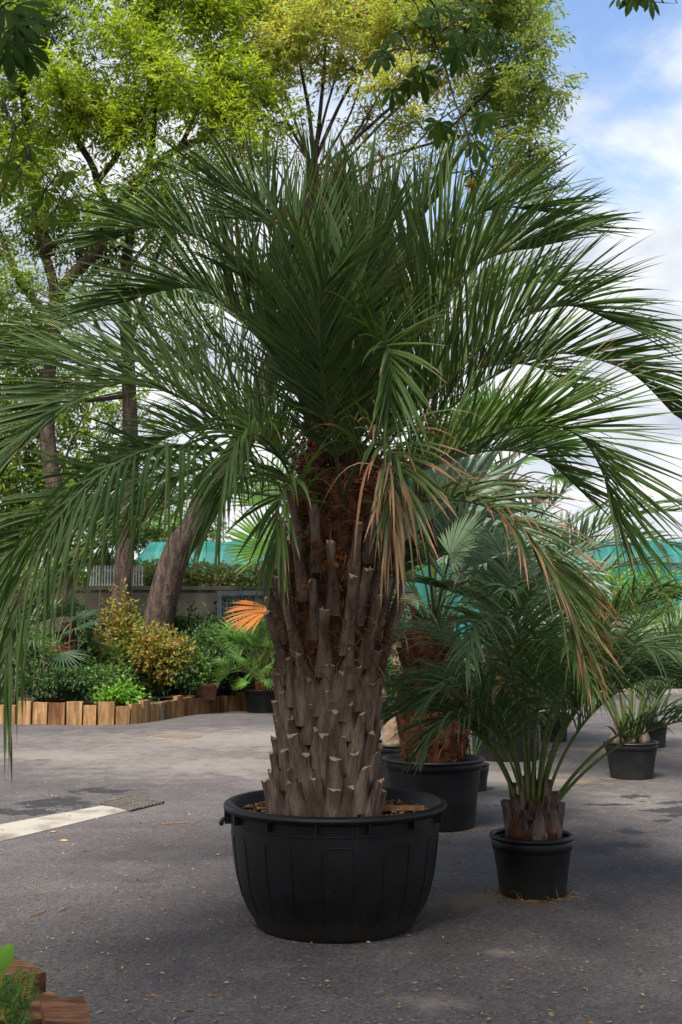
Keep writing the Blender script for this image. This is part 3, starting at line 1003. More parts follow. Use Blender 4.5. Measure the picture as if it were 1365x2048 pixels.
def simple_boot(mb, c, az, r, z0_, Lb, w0, w1, lean, th, mat=0):
    o = np.array((cos(az), sin(az), 0))
    tg = np.array((-sin(az), cos(az), 0))
    S = []
    K = 5
    for i in range(K + 1):
        u = i / K
        w = (w1 + (w0 - w1) * (1 - u) ** 1.3) / 2
        p = c + o * (r + lean * Lb * u) + np.array((0, 0, z0_ + Lb * u)) + tg * random.uniform(-.008, .008)
        S.append([p - tg * w - o * th, p + o * th * .4 - tg * w * .3, p + o * th * .4 + tg * w * .3, p + tg * w - o * th])
    V = np.array(S).reshape(-1, 3)
    V[-4:] += rng.normal(0, .006, (4, 3))
    mb.add(V, [(i * 4 + j, i * 4 + (j + 1) % 4, (i + 1) * 4 + (j + 1) % 4, (i + 1) * 4 + j) for i in range(K) for j in range(4)] + [tuple(range(K * 4, K * 4 + 4))], None, mat, False)


# ---- the dark young feather palm in the small pot at the right front
pot3, B3 = plant_pot(1066, 1787, .290, .40, .225, 'small black pot in front on the right, under the dark young feather palm', soil=.055)
S3 = B3 + np.array((0, 0, .34))
PALM3 = thing('feather_palm', 'dark green young feather palm, grey bulbous base, in small pot right of the big tub', 'palm tree', S3)
tb = MB()
tb.lathe([(.14, -.02), (.185, .03), (.175, .10), (.13, .2), (.07, .34), (.03, .46)], 18, S3, wob=.06)
tb.build('trunk', M_FIBRE, PALM3, S3)
for i in range(22):
    m_ = MB()
    az = i * ga
    f = i / 22
    simple_boot(m_, S3, az, .18 - .09 * f, .0 + .17 * f, .16 + random.uniform(0, .14), .20 - .09 * f, .014, .06 + random.uniform(-.1, .2), .035)
    m_.build('leaf_base', M_GREYBOOT, PALM3, S3)
sp3 = [(-25, 74, -25), (40, 80, -20), (85, 82, -20), (125, 80, -25), (155, 76, -35), (182, 74, -45), (215, 80, -45), (243, 83, -45), (270, 85, -50), (298, 82, -45), (325, 80, -40), (60, 87, 0), (250, 88, -15), (160, 87, -5), (312, 87, -35), (215, 86, -30), (90, 88, 20), (20, 87, -15), (340, 85, -45)]
for az, e0, e1 in sp3:
    az = RAD(az)
    ln = random.uniform(2.1, 2.6) * (.80 if cos(az) > .7 else .66 if cos(az) < -.6 else 1.04)
    frond(auto_frond(S3 + np.array((.05 * cos(az), .05 * sin(az), .10)), az, e0, e1, ln, 1.7), PALM3, M_FROND_GR if len(PALM3.children) % 3 != 1 else M_FROND_LT, M_YGPET, S3, L=.62, W=.018, start=.38, pairs=50, vee=32, droop=.8, r0=.014, a0=52, a1=18)
frond(auto_frond(S3 + np.array((.05, 0, .10)), RAD(8), 58, -10, 1.7, 1.3), PALM3, M_FROND_LT, M_YGPET, S3, L=.38, W=.017, start=.5, pairs=22, droop=.7, a0=60, a1=22)
frond(auto_frond(S3 + np.array((.05, 0, .10)), RAD(-12), 56, -5, 1.6, 1.3), PALM3, M_FROND_LT, M_YGPET, S3, L=.38, W=.017, start=.5, pairs=22, droop=.7, a0=60, a1=22)

# ---- the pale young palm in the far right pot
pot4, B4 = plant_pot(1264, 1555, .335, .44, .255, 'medium black pot standing alone at the right edge, with a pale young palm', M_POT2, soil=.03)
S4 = B4 + np.array((0, 0, .41))
PALM4 = thing('feather_palm', 'pale grey-green young palm with yellow stalks, in the lone pot at the right edge', 'palm tree', S4)
for i, (dx, dy) in enumerate(((-.14, .02), (-.02, -.05), (.09, .03), (.15, -.06), (.03, .1), (-.2, -.06))):
    m_ = MB()
    m_.lathe([(.03, -.02), (.075, .02), (.07, .08), (.035, .16), (.015, .26)], 12, S4 + np.array((dx, dy, 0)), wob=.08)
    m_.build('bulb_base', M_GREYBOOT, PALM4, S4)
for i in range(20):
    az = i * ga + .4
    e0 = random.uniform(62, 86)
    frond(auto_frond(S4 + np.array((.1 * cos(az), .1 * sin(az), .08)), az, e0, random.uniform(-45, 0), random.uniform(2.2, 2.8), 1.5), PALM4, M_GREYGRN, M_YGPET, S4, L=.52, W=.026, start=.3, pairs=34, vee=34, droop=.5, r0=.014)

# ---- the pot behind it
pot5, B5 = plant_pot(1306, 1494, .24, .38, .19, 'black pot half hidden behind the lone pot at the right edge', M_POT2, soil=.03)
S5 = B5 + np.array((0, 0, .35))
PALM5 = thing('feather_palm', 'small green palm in the half hidden pot at the right edge', 'palm tree', S5)
m_ = MB()
m_.lathe([(.05, -.02), (.1, .03), (.09, .1), (.04, .2)], 12, S5, wob=.08)
m_.build('bulb_base', M_GREYBOOT, PALM5, S5)
for i in range(11):
    az = i * ga
    frond(auto_frond(S5 + np.array((0, 0, .08)), az, random.uniform(60, 84), random.uniform(-30, 10), random.uniform(1.2, 1.7), 1.2), PALM5, M_GREYGRN, M_YGPET, S5, L=.45, W=.026, start=.3, pairs=26, droop=.5, r0=.012)

# ---- the stout red-brown fan palm behind the big tub
pot2, B2 = plant_pot(868, 1651, .475, .62, .375, 'wide black pot behind the big tub, with a red-brown palm trunk', soil=.05)
S2 = B2 + np.array((0, 0, .55))
PALM2 = thing('fan_palm', 'stout fan palm with red-brown bristly trunk, in the wide pot behind the big tub', 'palm tree', S2)
top2 = S2 + np.array((.03, .05, 1.32))
prof2 = [(.25, -.02), (.285, .1), (.305, .33), (.285, .6), (.24, .8), (.20, 1.0), (.17, 1.15), (.10, 1.35)]
m_ = MB()
m_.lathe(prof2, 26, S2, wob=.05)
m_.build('trunk', M_FIBRE, PALM2, S2)
i = 0
z = .0
while z < 1.2:
    az = i * ga
    if sin(az) < .45:
        r = np.interp(z, [q[1] for q in prof2], [q[0] for q in prof2])
        m_ = MB()
        simple_boot(m_, S2, az, r, z, random.uniform(.17, .32), random.uniform(.11, .17), random.uniform(.012, .04), random.uniform(.16, .45) if z < .9 else .12, .034)
        m_.build('leaf_base', M_REDBOOT, PALM2, S2)
    z += .0165
    i += 1
fb = MB()
n = 1500
z_ = rng.uniform(.02, 1.4, n)
a_ = rng.uniform(0, 2 * pi, n)
r_ = np.interp(z_, [q[1] for q in prof2], [q[0] for q in prof2]) + rng.uniform(0, .03, n)
o_ = np.stack((np.cos(a_), np.sin(a_), np.zeros(n)), 1)
tg_ = np.stack((-np.sin(a_), np.cos(a_), np.zeros(n)), 1)
fb.strips(S2 + o_ * r_[:, None] + np.array((0, 0, 1.0)) * z_[:, None], unit(tg_ * rng.choice((-1, 1), n)[:, None] + rng.normal(0, .4, (n, 3)) + o_ * .2), rand_dirs(n), rng.uniform(.05, .16, n), np.full(n, .005), rng.uniform(.0, .8, n), 3, wave=.4)
fb.build('fibre', M_FIBSTR, PALM2, S2)


def fan_crown(parent, loc, top, specs, mat, R, n, span, petlen, pmat, droop=.3, split=.5, roll=25, cup=.12):
    for az, el, sc in specs:
        az, el = RAD(az), RAD(el)
        d = np.array((cos(az) * cos(el), sin(az) * cos(el), sin(el)))
        hub = top + d * petlen * sc + np.array((0, 0, -.10 * (1 - sin(el)) * petlen))
        up = np.array((-cos(az) * sin(el), -sin(az) * sin(el), cos(el)))
        d2 = unit(d + np.array((0, 0, -.35)))
        ra = RAD(random.uniform(-roll, roll))
        up = unit(up - d2 * np.dot(up, d2))
        up = up * cos(ra) + np.cross(d2, up) * sin(ra)
        mtx = mat[random.randrange(len(mat))]
        fan_leaf(hub, d2, up, R * sc * random.uniform(.9, 1.1), n, span, mtx, parent, loc, droop, split, cup=cup, pet=[top - np.array((0, 0, .15)), top + d * petlen * .5 * sc + np.array((0, 0, .04)), hub], pmat=pmat)


fan_crown(PALM2, S2, top2, [(200, 50, 1), (235, 62, 1.05), (270, 70, .9), (300, 55, 1), (340, 48, 1), (20, 55, 1.1), (60, 60, 1.1), (100, 70, 1.2), (150, 55, 1.1), (180, 30, .9), (250, 82, 1.2), (320, 78, 1.2), (215, 20, .85), (0, 25, .95), (285, 30, .8), (90, 85, 1.3), (330, 15, .8)], [M_DKFAN, M_SILVER, M_SILVER, M_GREYGRN, M_DKFAN], .80, 34, 1.75, .72, M_YGPET, .3, .62, roll=50)
hub = P(900, 1110, 9.6)
fan_leaf(hub, (.55, -.35, .7), (-.55, -.45, .7), .46, 36, 1.6, M_GREYGRN, PALM2, S2, .15, .7, pet=[top2, (top2 + hub) / 2, hub], pmat=M_YGPET)
hub = P(850, 1050, 9.2)
fan_leaf(hub, (-.5, -.2, .8), (.3, -.9, .3), .50, 32, 1.5, M_DKFAN, PALM2, S2, .15, .6, pet=[top2, (top2 + hub) / 2, hub], pmat=M_YGPET)

# ---- fig trunk, small pot, big tub behind
pot6, B6 = plant_pot(792, 1572, .36, .50, .30, 'black pot behind the fibre trunk palm, holding a pale forked fig trunk', M_POT2, soil=.04)
pot7, B7 = plant_pot(945, 1580, .20, .30, .16, 'small black pot with orange soil tucked behind the red-brown palm', M_POT2, soil=.02, soilmat=M_CHIP)
pot8, B8 = plant_pot(1012, 1517, .52, .82, .46, 'tall weathered black tub in the middle distance, under a silver palm', M_POT2, soil=.05)
pot9, B9 = plant_pot(1108, 1482, .26, .46, .21, 'black pot in the shade beyond the dark young feather palm', M_POT2, soil=.03)

M_PALEBARK = solid('pale_fig_bark', (0.13, 0.088, 0.057), (0.24, 0.175, 0.12), 6, 0.85, 0.4, 25, stretch=(1, 1, 2), spec=.1)
M_LEAF_DK = leaf_mat('leaf_dark', [(0.018, 0.045, 0.014), (0.035, 0.075, 0.020), (0.055, 0.10, 0.028)], trans=.25)
M_LEAF_MID = leaf_mat('leaf_mid', [(0.045, 0.10, 0.018), (0.075, 0.15, 0.025), (0.11, 0.19, 0.04)], trans=.35)
M_LEAF_BR = leaf_mat('leaf_bright', [(0.10, 0.23, 0.02), (0.15, 0.31, 0.03), (0.20, 0.36, 0.05)], trans=.4)
M_LEAF_YEL = leaf_mat('leaf_yellowing', [(0.10, 0.16, 0.02), (0.22, 0.22, 0.035), (0.36, 0.20, 0.05), (0.14, 0.20, 0.03), (0.30, 0.12, 0.04)], trans=.4)
M_HEDGE_Y = leaf_mat('hedge_yellow_green', [(0.14, 0.18, 0.04), (0.26, 0.28, 0.09), (0.20, 0.25, 0.05), (0.34, 0.30, 0.16)], trans=.35)
M_LEAF_LT = leaf_mat('leaf_light', [(0.09, 0.17, 0.045), (0.14, 0.23, 0.06), (0.18, 0.27, 0.09)], trans=.4)


def blob_leaves(mb, c, rad, n, L, W, mat=0, hollow=.35, up=.35, lump=.0, jitter=.25):
    """n leaves spread through an ellipsoid, denser towards its skin"""
    c, rad = np.asarray(c, float), np.asarray(rad, float)
    u = rand_dirs(n)
    r = (hollow + (1 - hollow) * rng.random(n) ** .6)[:, None]
    if lump:
        ph = rng.uniform(0, 6.28, 6)
        r = r * (1 + lump * (np.sin(u[:, :1] * 5 + ph[0]) * np.sin(u[:, 1:2] * 5 + ph[1]) + .6 * np.sin(u[:, 2:3] * 8 + ph[2])))
    p = c + u * r * rad
    k_ = n // 5
    sprigs = unit(rng.normal(0, 1, (12, 3)) + np.array((0, 0, .5)))
    u[:k_] = sprigs[rng.integers(0, 12, k_)]
    p[:k_] = c + u[:k_] * rad * rng.uniform(.6, 1.55, k_)[:, None] + rng.normal(0, .035, (k_, 3))
    d = unit(u * .8 + rng.normal(0, .55, (n, 3)) + np.array((0, 0, -.1)))
    nr = unit(u * .4 + rng.normal(0, .6, (n, 3)) + np.array((0, 0, up)))
    mb.leaves(p, d, nr, L * rng.uniform(1 - jitter, 1 + jitter, n), W * rng.uniform(1 - jitter, 1 + jitter, n), mat)


def shrub(label, px, py, hw, hh, n, L, W, mats, dep=None, cat='shrub', name='shrub', group=None, depth_r=None, lumps=7, z0=None, stems=6):
    """leafy shrub rooted below image point (px, py): hw, hh half sizes in metres"""
    if z0 is None:
        base = G(px, py)
    else:
        base = G(px, py, z0)
    if dep:
        base = P(px, py, dep)
        base[2] = z0 or 0.0
    t = thing(name, label, cat, base, group)
    mb = MB()
    dr = depth_r or hw
    for i in range(lumps):
        a = i * ga
        rr = math.sqrt((i + .3) / lumps)
        cc = base + np.array((cos(a) * rr * hw * .72, sin(a) * rr * dr * .72, hh * (1.05 + random.uniform(-.45, .55) * (1 - .4 * rr))))
        s_ = random.uniform(.42, .62)
        blob_leaves(mb, cc, (hw * s_, dr * s_, hh * s_ * 1.15), n // lumps, L, W, i % len(mats), lump=.18)
    mb.build('foliage', mats, t, base)
    sb = MB()
    for i in range(stems):
        a = random.uniform(0, 2 * pi)
        e_ = base + np.array((cos(a) * hw * .5, sin(a) * dr * .5, hh * random.uniform(.9, 1.5)))
        sb.tube(curve([base + rng.normal(0, .03, 3) * (1, 1, 0), (base + e_) / 2 + np.array((0, 0, hh * .15)), e_], 8)[0], np.linspace(.02, .006, 8), 5)
    sb.build('stem', M_TWIG, t, base)
    return t


# fig
S6 = B6 + np.array((0, 0, .45))
FIG = thing('fig_tree', 'pale thick forked fig trunk with cloud-pruned leaf pads, behind the fibre trunk palm', 'tree', S6)
m_ = MB()
m_.tube(curve([S6 + (.0, 0, -.02), S6 + (.0, 0, .12), S6 + (-.02, 0, .3), S6 + (.03, .02, .48)], 10)[0], np.linspace(.17, .11, 10), 14)
m_.tube(curve([S6 + (-.02, 0, .3), S6 + (-.15, 0, .5), S6 + (-.2, .05, .8), S6 + (-.12, .05, 1.2)], 12)[0], np.linspace(.11, .04, 12), 10)
m_.tube(curve([S6 + (.03, .02, .42), S6 + (.1, 0, .7), S6 + (.02, 0, 1.0), S6 + (.1, 0, 1.35)], 12)[0], np.linspace(.10, .035, 12), 10)
m_.build('trunk', M_PALEBARK, FIG, S6)
for cc, rd in (((-.25, 0, .78), .22), ((.16, .02, .88), .2), ((-.1, .05, 1.32), .26), ((.18, 0, 1.5), .24), ((-.3, .1, 1.15), .18)):
    m_ = MB()
    blob_leaves(m_, S6 + np.array(cc), (rd, rd, rd * .5), 420, .06, .03)
    m_.build('leaf_pad', M_LEAF_DK, FIG, S6)['kind'] = 'stuff'
# small plant in the orange-soil pot
S7 = B7 + np.array((0, 0, .28))
T7 = thing('young_plant', 'thin upright young plant in the small pot with orange soil', 'plant', S7)
m_ = MB()
for i in range(9):
    az = i * ga
    m_.strips(S7[None], unit(np.array([(cos(az) * .4, sin(az) * .4, 1)])), rand_dirs(1), np.array([.75]), np.array([.03]), np.array([.5]), 6)
m_.build('foliage', M_LEAF_MID, T7, S7)
# silver feather palm in the tall tub
S8 = B8 + np.array((0, 0, .76))
PALM8 = thing('feather_palm', 'large silvery palm with broad arching fronds, in the tall tub behind', 'palm tree', S8)
m_ = MB()
m_.lathe([(.3, -.02), (.34, .2), (.28, .6), (.22, .9), (.1, 1.15)], 20, S8, wob=.08)
m_.build('trunk', M_FIBRE, PALM8, S8)
for i in range(26):
    az = i * ga
    e0 = random.uniform(40, 82)
    frond(auto_frond(S8 + np.array((.15 * cos(az), .15 * sin(az), .9)), az, e0 + 8, e0 - random.uniform(50, 95), random.uniform(2.6, 3.3), 1.4), PALM8, M_SILVER if i % 3 else M_GREYGRN, M_YGPET, S8, L=.62, W=.035, start=.22, pairs=34, vee=35, droop=.4, r0=.02)
# dark little palm in the shade
S9 = B9 + np.array((0, 0, .42))
PALM9 = thing('feather_palm', 'small dark palm in the shaded pot beyond the young feather palm', 'palm tree', S9)
for i in range(12):
    az = i * ga
    frond(auto_frond(S9, az, random.uniform(58, 84), random.uniform(-30, 10), random.uniform(1.3, 1.9), 1.2), PALM9, M_DKFAN, M_YGPET, S9, L=.5, W=.03, start=.28, pairs=26, droop=.5, r0=.014)

# tall bright fan palm far behind the crown on the right
B10 = G(1075, 1440)
PALM10 = thing('fan_palm', 'tall bright yellow-green fan palm rising behind the silver palm', 'palm tree', B10)
T10 = P(1010, 960, 17.0)
B10b = np.array((T10[0], T10[1], 0))
m_ = MB()
m_.tube(curve([B10b, (B10b + T10) / 2, T10], 10)[0], np.linspace(.24, .16, 10), 12)
PALM10.location = tuple(B10b)
m_.build('trunk', M_FIBRE, PALM10, B10b)
fan_crown(PALM10, B10b, T10, [(0, 45, 1), (30, 60, 1), (60, 40, 1), (100, 70, 1.1), (140, 50, 1), (180, 40, 1), (215, 55, 1.05), (250, 40, 1), (285, 60, 1), (320, 35, 1), (345, 70, 1.1), (200, 78, 1.1), (270, 15, .9), (340, 8, .9), (190, 12, .9)], [M_BRFAN, M_MIDFAN], .85, 34, 1.9, .85, M_YGPET, .25, .5)

# fan palm hidden behind the big trunk: green leaf and dead orange leaf show at its left
B11 = P(640, 1300, 11.0)
B11[2] = 0
PALM11 = thing('fan_palm', 'fan palm behind the huge trunk, with one dead orange leaf sticking out', 'palm tree', B11)
T11 = P(625, 1150, 11.0)
m_ = MB()
m_.tube(curve([B11, (B11 + T11) / 2, T11], 10)[0], np.linspace(.17, .13, 10), 12)
m_.build('trunk', M_FIBRE, PALM11, B11)
hub = P(540, 1218, 11.0)
M_ORFAN = leaf_mat('dead_orange_leaf', [(0.32, 0.085, 0.006), (0.40, 0.125, 0.008), (0.34, 0.10, 0.008)], tip=(0.24, 0.12, 0.04), tip_at=0.93, trans=.35, rough=.6)
fl = fan_leaf(hub, (-1, -.15, -.12), (-.1, -.52, .85), .47, 34, .95, M_ORFAN, PALM11, B11, .35, .72, name='dead_fan_leaf', pet=[T11, (T11 + hub) / 2, hub], pmat=M_YGPET)
fl['label'] = 'dead orange fan leaf pointing left'
for hx, hy, dd in ((545, 1100, (-.7, -.2, .6)), (548, 1010, (-.3, -.1, 1)), (700, 1000, (.4, 0, 1)), (760, 1120, (.9, 0, .4))):
    hb_ = P(hx, hy, 11.0)
    fan_leaf(hb_, dd, (0, -.9, .5), .55, 26, 1.25, M_BRFAN, PALM11, B11, .15, .6, pet=[T11, (T11 + hb_) / 2, hb_], pmat=M_YGPET)

# ------------------------------------------------------------------ low fan palms in pots by the timber edge
pot12, B12 = plant_pot(524, 1424, .42, .50, .34, 'round black pot against the timber edging, with a bushy fan palm', soil=.04)
pot13, B13 = plant_pot(566, 1416, .36, .50, .30, 'black pot half hidden behind the huge trunk beside the bushy fan palm', soil=.04)
S12 = B12 + np.array((0, 0, .46))
PALM12 = thing('fan_palm', 'bushy green fan palm in the pot against the timber edging', 'palm tree', S12)
m_ = MB()
m_.lathe([(.15, -.02), (.17, .15), (.12, .4), (.05, .6)], 14, S12, wob=.1)
m_.build('trunk', M_FIBRE, PALM12, S12)
sp = []
for i in range(64):
    sp.append((math.degrees(i * ga), 88 - 92 * (i / 64) ** .9 + random.uniform(-6, 6), random.uniform(.8, 1.25)))
fan_crown(PALM12, S12, S12 + np.array((0, 0, .36)), sp, [M_MIDFAN, M_MIDFAN, M_BRFAN], .50, 22, 1.9, .75, M_YGPET, .10, .36, roll=75, cup=.45)
S13 = B13 + np.array((0, 0, .45))
T13 = thing('fan_palm', 'small dark fan palm beside the bushy one, mostly behind the huge trunk', 'palm tree', S13)
fan_crown(T13, S13, S13 + np.array((0, 0, .1)), [(math.degrees(i * ga), 85 - 4.5 * i, 1) for i in range(16)], [M_DKFAN], .45, 16, 1.5, .6, M_YGPET, .2, .35)

# ------------------------------------------------------------------ raised bed at the left
M_PLANK = solid('pale_timber', (0.16, 0.085, 0.036), (0.33, 0.20, 0.098), 3, 0.85, 0.35, 16, stretch=(4, 4, .5), island=.3, spec=.1, fine=.5)
M_PLANKDK = solid('dark_timber', (0.075, 0.034, 0.016), (0.19, 0.10, 0.046), 3, 0.88, 0.4, 16, stretch=(4, 4, .5), island=.25, spec=.1)
M_PLANKGR = solid('greyed_timber', (0.09, 0.062, 0.042), (0.27, 0.19, 0.12), 3, 0.9, 0.5, 16, stretch=(4, 4, .5), island=.25, spec=.1, fine=.6)
edge_px = [(-140, 1443), (-60, 1446), (60, 1449), (160, 1450), (250, 1449), (310, 1442), (360, 1433), (420, 1426), (500, 1420), (560, 1417), (640, 1412)]
ec, el_ = curve([G(*q) for q in edge_px], 400)
TE = thing('timber_edging', 'curved edging of upright pale timber planks round the planted bed', 'edging', G(250, 1449))
acc, i, kk = 0.0, 0, 0
while i < 395:
    wd = random.uniform(.27, .36)
    j = min(398, i + int(wd / el_ * 400))
    p, q = ec[i], ec[j]
    dv = q - p
    ang = math.atan2(dv[1], dv[0])
    ln = np.linalg.norm(dv)
    hh = random.choice((.33, .35, .36, .38, .42, .44))
    m_ = MB()
    c = (p + q) / 2
    m_.box((c[0], c[1] + random.uniform(0, .03), hh / 2), (ln - .005, .10, hh), ang + random.uniform(-.02, .02), jit=.006)
    pxx = i / 400 * 780 - 140
    m_.build('plank', M_PLANKDK if (pxx > 330 and random.random() < .75) or random.random() < .15 else (M_PLANKGR if random.random() < .3 else M_PLANK), TE, G(250, 1449))
    i = j + 1
# soil of the bed, reaching the wall
M_BED = solid('bed_soil', (0.02, 0.014, 0.010), (0.05, 0.035, 0.022), 6, 0.95, 0.8, 30)
far = [P(780, 1250, 27.2), P(-350, 1250, 27.2)]
poly = [q + np.array((0, .03, 0)) for q in ec[::16]] + far
poly = [np.array((q[0], q[1], .28)) for q in poly]
m_ = MB()
m_.prism(poly, .27)
structure(m_.build('planting_bed', M_BED))

# retaining wall with railing and hedge
WD = 27.6
M_WALL = solid('wall_render', (0.035, 0.030, 0.024), (0.085, 0.072, 0.056), 1.2, .92, .4, 12)
wl0, wl1 = P(-420, 1178, WD), P(835, 1178, WD)
wtop = wl0[2]
m_ = MB()
m_.box(((wl0[0] + wl1[0]) / 2, WD + .4, wtop / 2 - .05), (wl1[0] - wl0[0], .35, wtop - .1 + .1))
m_.box(((wl0[0] + wl1[0]) / 2, WD + .4, wtop + .03), (wl1[0] - wl0[0] + .05, .45, .10))
tag(m_.build('retaining_wall', M_WALL, loc=((wl0[0] + wl1[0]) / 2, WD + .4, 0)), 'dark brown retaining wall at the back of the planted bed', 'wall')
M_WHITE = solid('white_rail', (0.30, 0.285, 0.26), (0.46, 0.44, 0.40), 6, .6, .1)
rl = thing('railing', 'white picket railing on top of the retaining wall', 'railing', P(205, 1176, WD + .4))
x0, x1 = P(172, 1176, WD)[0], P(282, 1176, WD)[0]
for zz in (.12, .48):
    m_ = MB()
    m_.box(((x0 + x1) / 2, WD + .45, wtop + zz), (x1 - x0, .05, .05))
    m_.build('rail', M_WHITE, rl, P(205, 1176, WD + .4))
for i in range(19):
    m_ = MB()
    m_.box((x0 + (x1 - x0) * (i + .5) / 19, WD + .40, wtop + .33), (.032, .03, .54))
    m_.build('picket', M_WHITE, rl, P(205, 1176, WD + .4))


def hedge(label, px0, px1, d, z0, z1, dep, n, L, W, mats, name='hedge', cat='hedge', wav=.12):
    a, b = P(px0, 1265, d), P(px1, 1265, d)
    c = np.array(((a[0] + b[0]) / 2, d + dep / 2, z0))
    mb = MB()
    k = max(3, int((b[0] - a[0]) / (z1 - z0) * 1.6))
    for i in range(k):
        x = a[0] + (b[0] - a[0]) * (i + .5) / k
        hz = (z1 - z0) * random.uniform(1 - wav * 2, 1)
        for lay in (0, 1):
            cc = (x + random.uniform(-.1, .1), d + dep / 2, z0 + hz * (.30 + .36 * lay))
            blob_leaves(mb, cc, ((b[0] - a[0]) / k * .8, dep * .55, hz * .36), n // k // 2, L, W, (i + lay) % len(mats), lump=.2)
    o = mb.build(name, mats, loc=c)
    return tag(o, label, cat)


hedge('yellow-green clipped hedge above the retaining wall', 285, 660, WD + .9, wtop - .1, P(0, 1120, WD + 1)[2], .9, 12000, .11, .06, [M_HEDGE_Y, M_HEDGE_Y])
hedge('light green bushes beyond the white railing', -60, 290, WD + 2.5, wtop - .3, P(0, 1085, WD + 3)[2], 1.4, 7000, .15, .08, [M_LEAF_BR, M_LEAF_LT, M_HEDGE_Y], name='bush', cat='bushes', wav=.25)
hedge('dark climbing shrubs covering the foot of the retaining wall', 130, 590, WD - .9, .25, P(0, 1185, WD - .5)[2], .9, 20000, .14, .07, [M_LEAF_DK, M_LEAF_DK, M_LEAF_MID], name='wall_shrub', cat='shrub', wav=.14)
hedge('dark green shrubs at the far left of the planted bed', -160, 130, WD - 1.5, .25, P(0, 1200, WD - 1)[2], 1.0, 10000, .13, .065, [M_LEAF_DK, M_LEAF_MID], name='wall_shrub', cat='shrub', wav=.3)

shrub('yellow and orange leaved shrub in the middle of the planted bed', 295, 1392, .95, .80, 7500, .11, .05, [M_LEAF_YEL, M_LEAF_MID, M_LEAF_YEL], z0=.28, depth_r=.7, dep=24.3)
shrub('taller yellowing shrub at the foot of the leaning trunk', 245, 1370, .55, 1.05, 3200, .11, .05, [M_LEAF_YEL], z0=.28, depth_r=.5, dep=24.6)
shrub('dark green rounded shrub beside the yellow shrub in the bed', 365, 1400, .62, .62, 4200, .09, .045, [M_LEAF_DK, M_LEAF_MID], z0=.28, dep=24.4)
shrub('low dark shrub behind the timber planks at the left', 140, 1412, 1.0, .42, 6200, .08, .04, [M_LEAF_DK, M_LEAF_MID], z0=.28, depth_r=.5, dep=22.8)
shrub('small bright lime green plant spilling over the timber planks', 243, 1418, .42, .26, 1700, .09, .05, [M_LEAF_BR], z0=.28, depth_r=.3, dep=22.4, cat='plant', name='lime_plant')
shrub('grey-green spiky shrub at the left end of the bed', 30, 1408, .8, .75, 2600, .20, .03, [M_GREYGRN, M_LEAF_MID], z0=.28, depth_r=.6, dep=23.2)
shrub('mid green shrub against the wall near the metal frame', 425, 1385, .75, .95, 5200, .10, .05, [M_LEAF_DK, M_LEAF_MID], z0=.28, dep=25.4)
# stubby red trunk in the bed
B14 = P(108, 1400, 23.8)
B14[2] = .28
P14 = thing('stubby_palm', 'short red-brown palm trunk with drooping grey leaves in the bed', 'palm tree', B14)
m_ = MB()
m_.lathe([(.38, 0), (.45, .3), (.42, .8), (.36, 1.1), (.2, 1.25)], 20, B14, wob=.05)
m_.build('trunk', M_REDBOOT, P14, B14)
for i in range(70):
    m_ = MB()
    simple_boot(m_, B14, i * ga, .40, .0 + i * .0155, .26, .16, .05, .18, .02)
    m_.build('leaf_base', M_REDBOOT, P14, B14)
fan_crown(P14, B14, B14 + np.array((0, 0, 1.2)), [(math.degrees(i * ga), 75 - 8 * i, 1) for i in range(11)], [M_GREYGRN, M_DKFAN], .7, 20, 1.6, .7, M_YGPET, .4, .4)
# small terracotta pot in the bed
B15 = P(411, 1404, 24.6)
B15[2] = .28
m_ = MB()
m_.lathe([(.01, .01), (.22, .01), (.27, .3), (.31, .31), (.31, .38), (.26, .38), (.2, .1)], 28, B15)
tag(m_.build('terracotta_planter', solid('terracotta', (0.16, 0.075, 0.045), (0.24, 0.12, 0.075), 8, .9, .2), loc=B15), 'small brown terracotta planter behind the timber planks', 'planter')
# grey metal frame
B16 = P(490, 1390, 26.2)
B16[2] = .26
gf = thing('metal_frame', 'grey steel frame with dark mesh standing against the wall', 'gate', B16)
M_STEEL = solid('grey_steel', (0.022, 0.025, 0.031), (0.04, 0.045, 0.053), 5, .55, .1, metallic=.4)
fx0, fx1 = P(438, 1300, 26.2)[0], P(610, 1300, 26.2)[0]
fz = P(438, 1190, 26.2)[2]
for nm, cx, cz, sx, sz in (('post', fx0, fz / 2 + .13, .11, fz - .26), ('post', fx1, fz / 2 + .13, .11, fz - .26), ('top_bar', (fx0 + fx1) / 2, fz + .055, fx1 - fx0 + .11, .11)):
    m_ = MB()
    m_.box((cx, B16[1], cz), (sx, .11, sz))
    m_.build(nm, M_STEEL, gf, B16)
m_ = MB()
for i in range(24):
    m_.box((fx0 + .05 + (fx1 - fx0 - .1) * (i + .5) / 24, B16[1] + .02, fz / 2 + .13), (.02, .02, fz - .27))
for i in range(20):
    m_.box(((fx0 + fx1) / 2, B16[1] + .035, .3 + (fz - .3) * (i + .5) / 20), (fx1 - fx0 - .1, .012, .02))
m_.build('mesh_panel', solid('dark_mesh', (.02, .022, .025), (.03, .033, .036), 5, .6, 0), gf, B16)
# cloud-pruned pine behind the railing
B17 = P(215, 1180, 30)
B17[2] = 2.2
CP = thing('pruned_pine', 'dark cloud-pruned pine behind the white railing', 'tree', B17)
m_ = MB()
m_.tube(curve([B17, B17 + (.1, 0, 1), B17 + (-.1, 0, 2), B17 + (.1, 0, 2.8)], 10)[0], np.linspace(.12, .05, 10), 8)
m_.build('trunk', M_BARK, CP, B17)
for dx, dz, r in ((-.15, 1.45, .6), (.5, 2.0, .5), (-.4, 2.5, .55), (.1, 3.0, .5)):
    m_ = MB()
    blob_leaves(m_, B17 + np.array((dx, 0, dz)), (r, r, r * .42), 900, .12, .03)
    m_.build('leaf_pad', M_LEAF_DK, CP, B17)['kind'] = 'stuff'

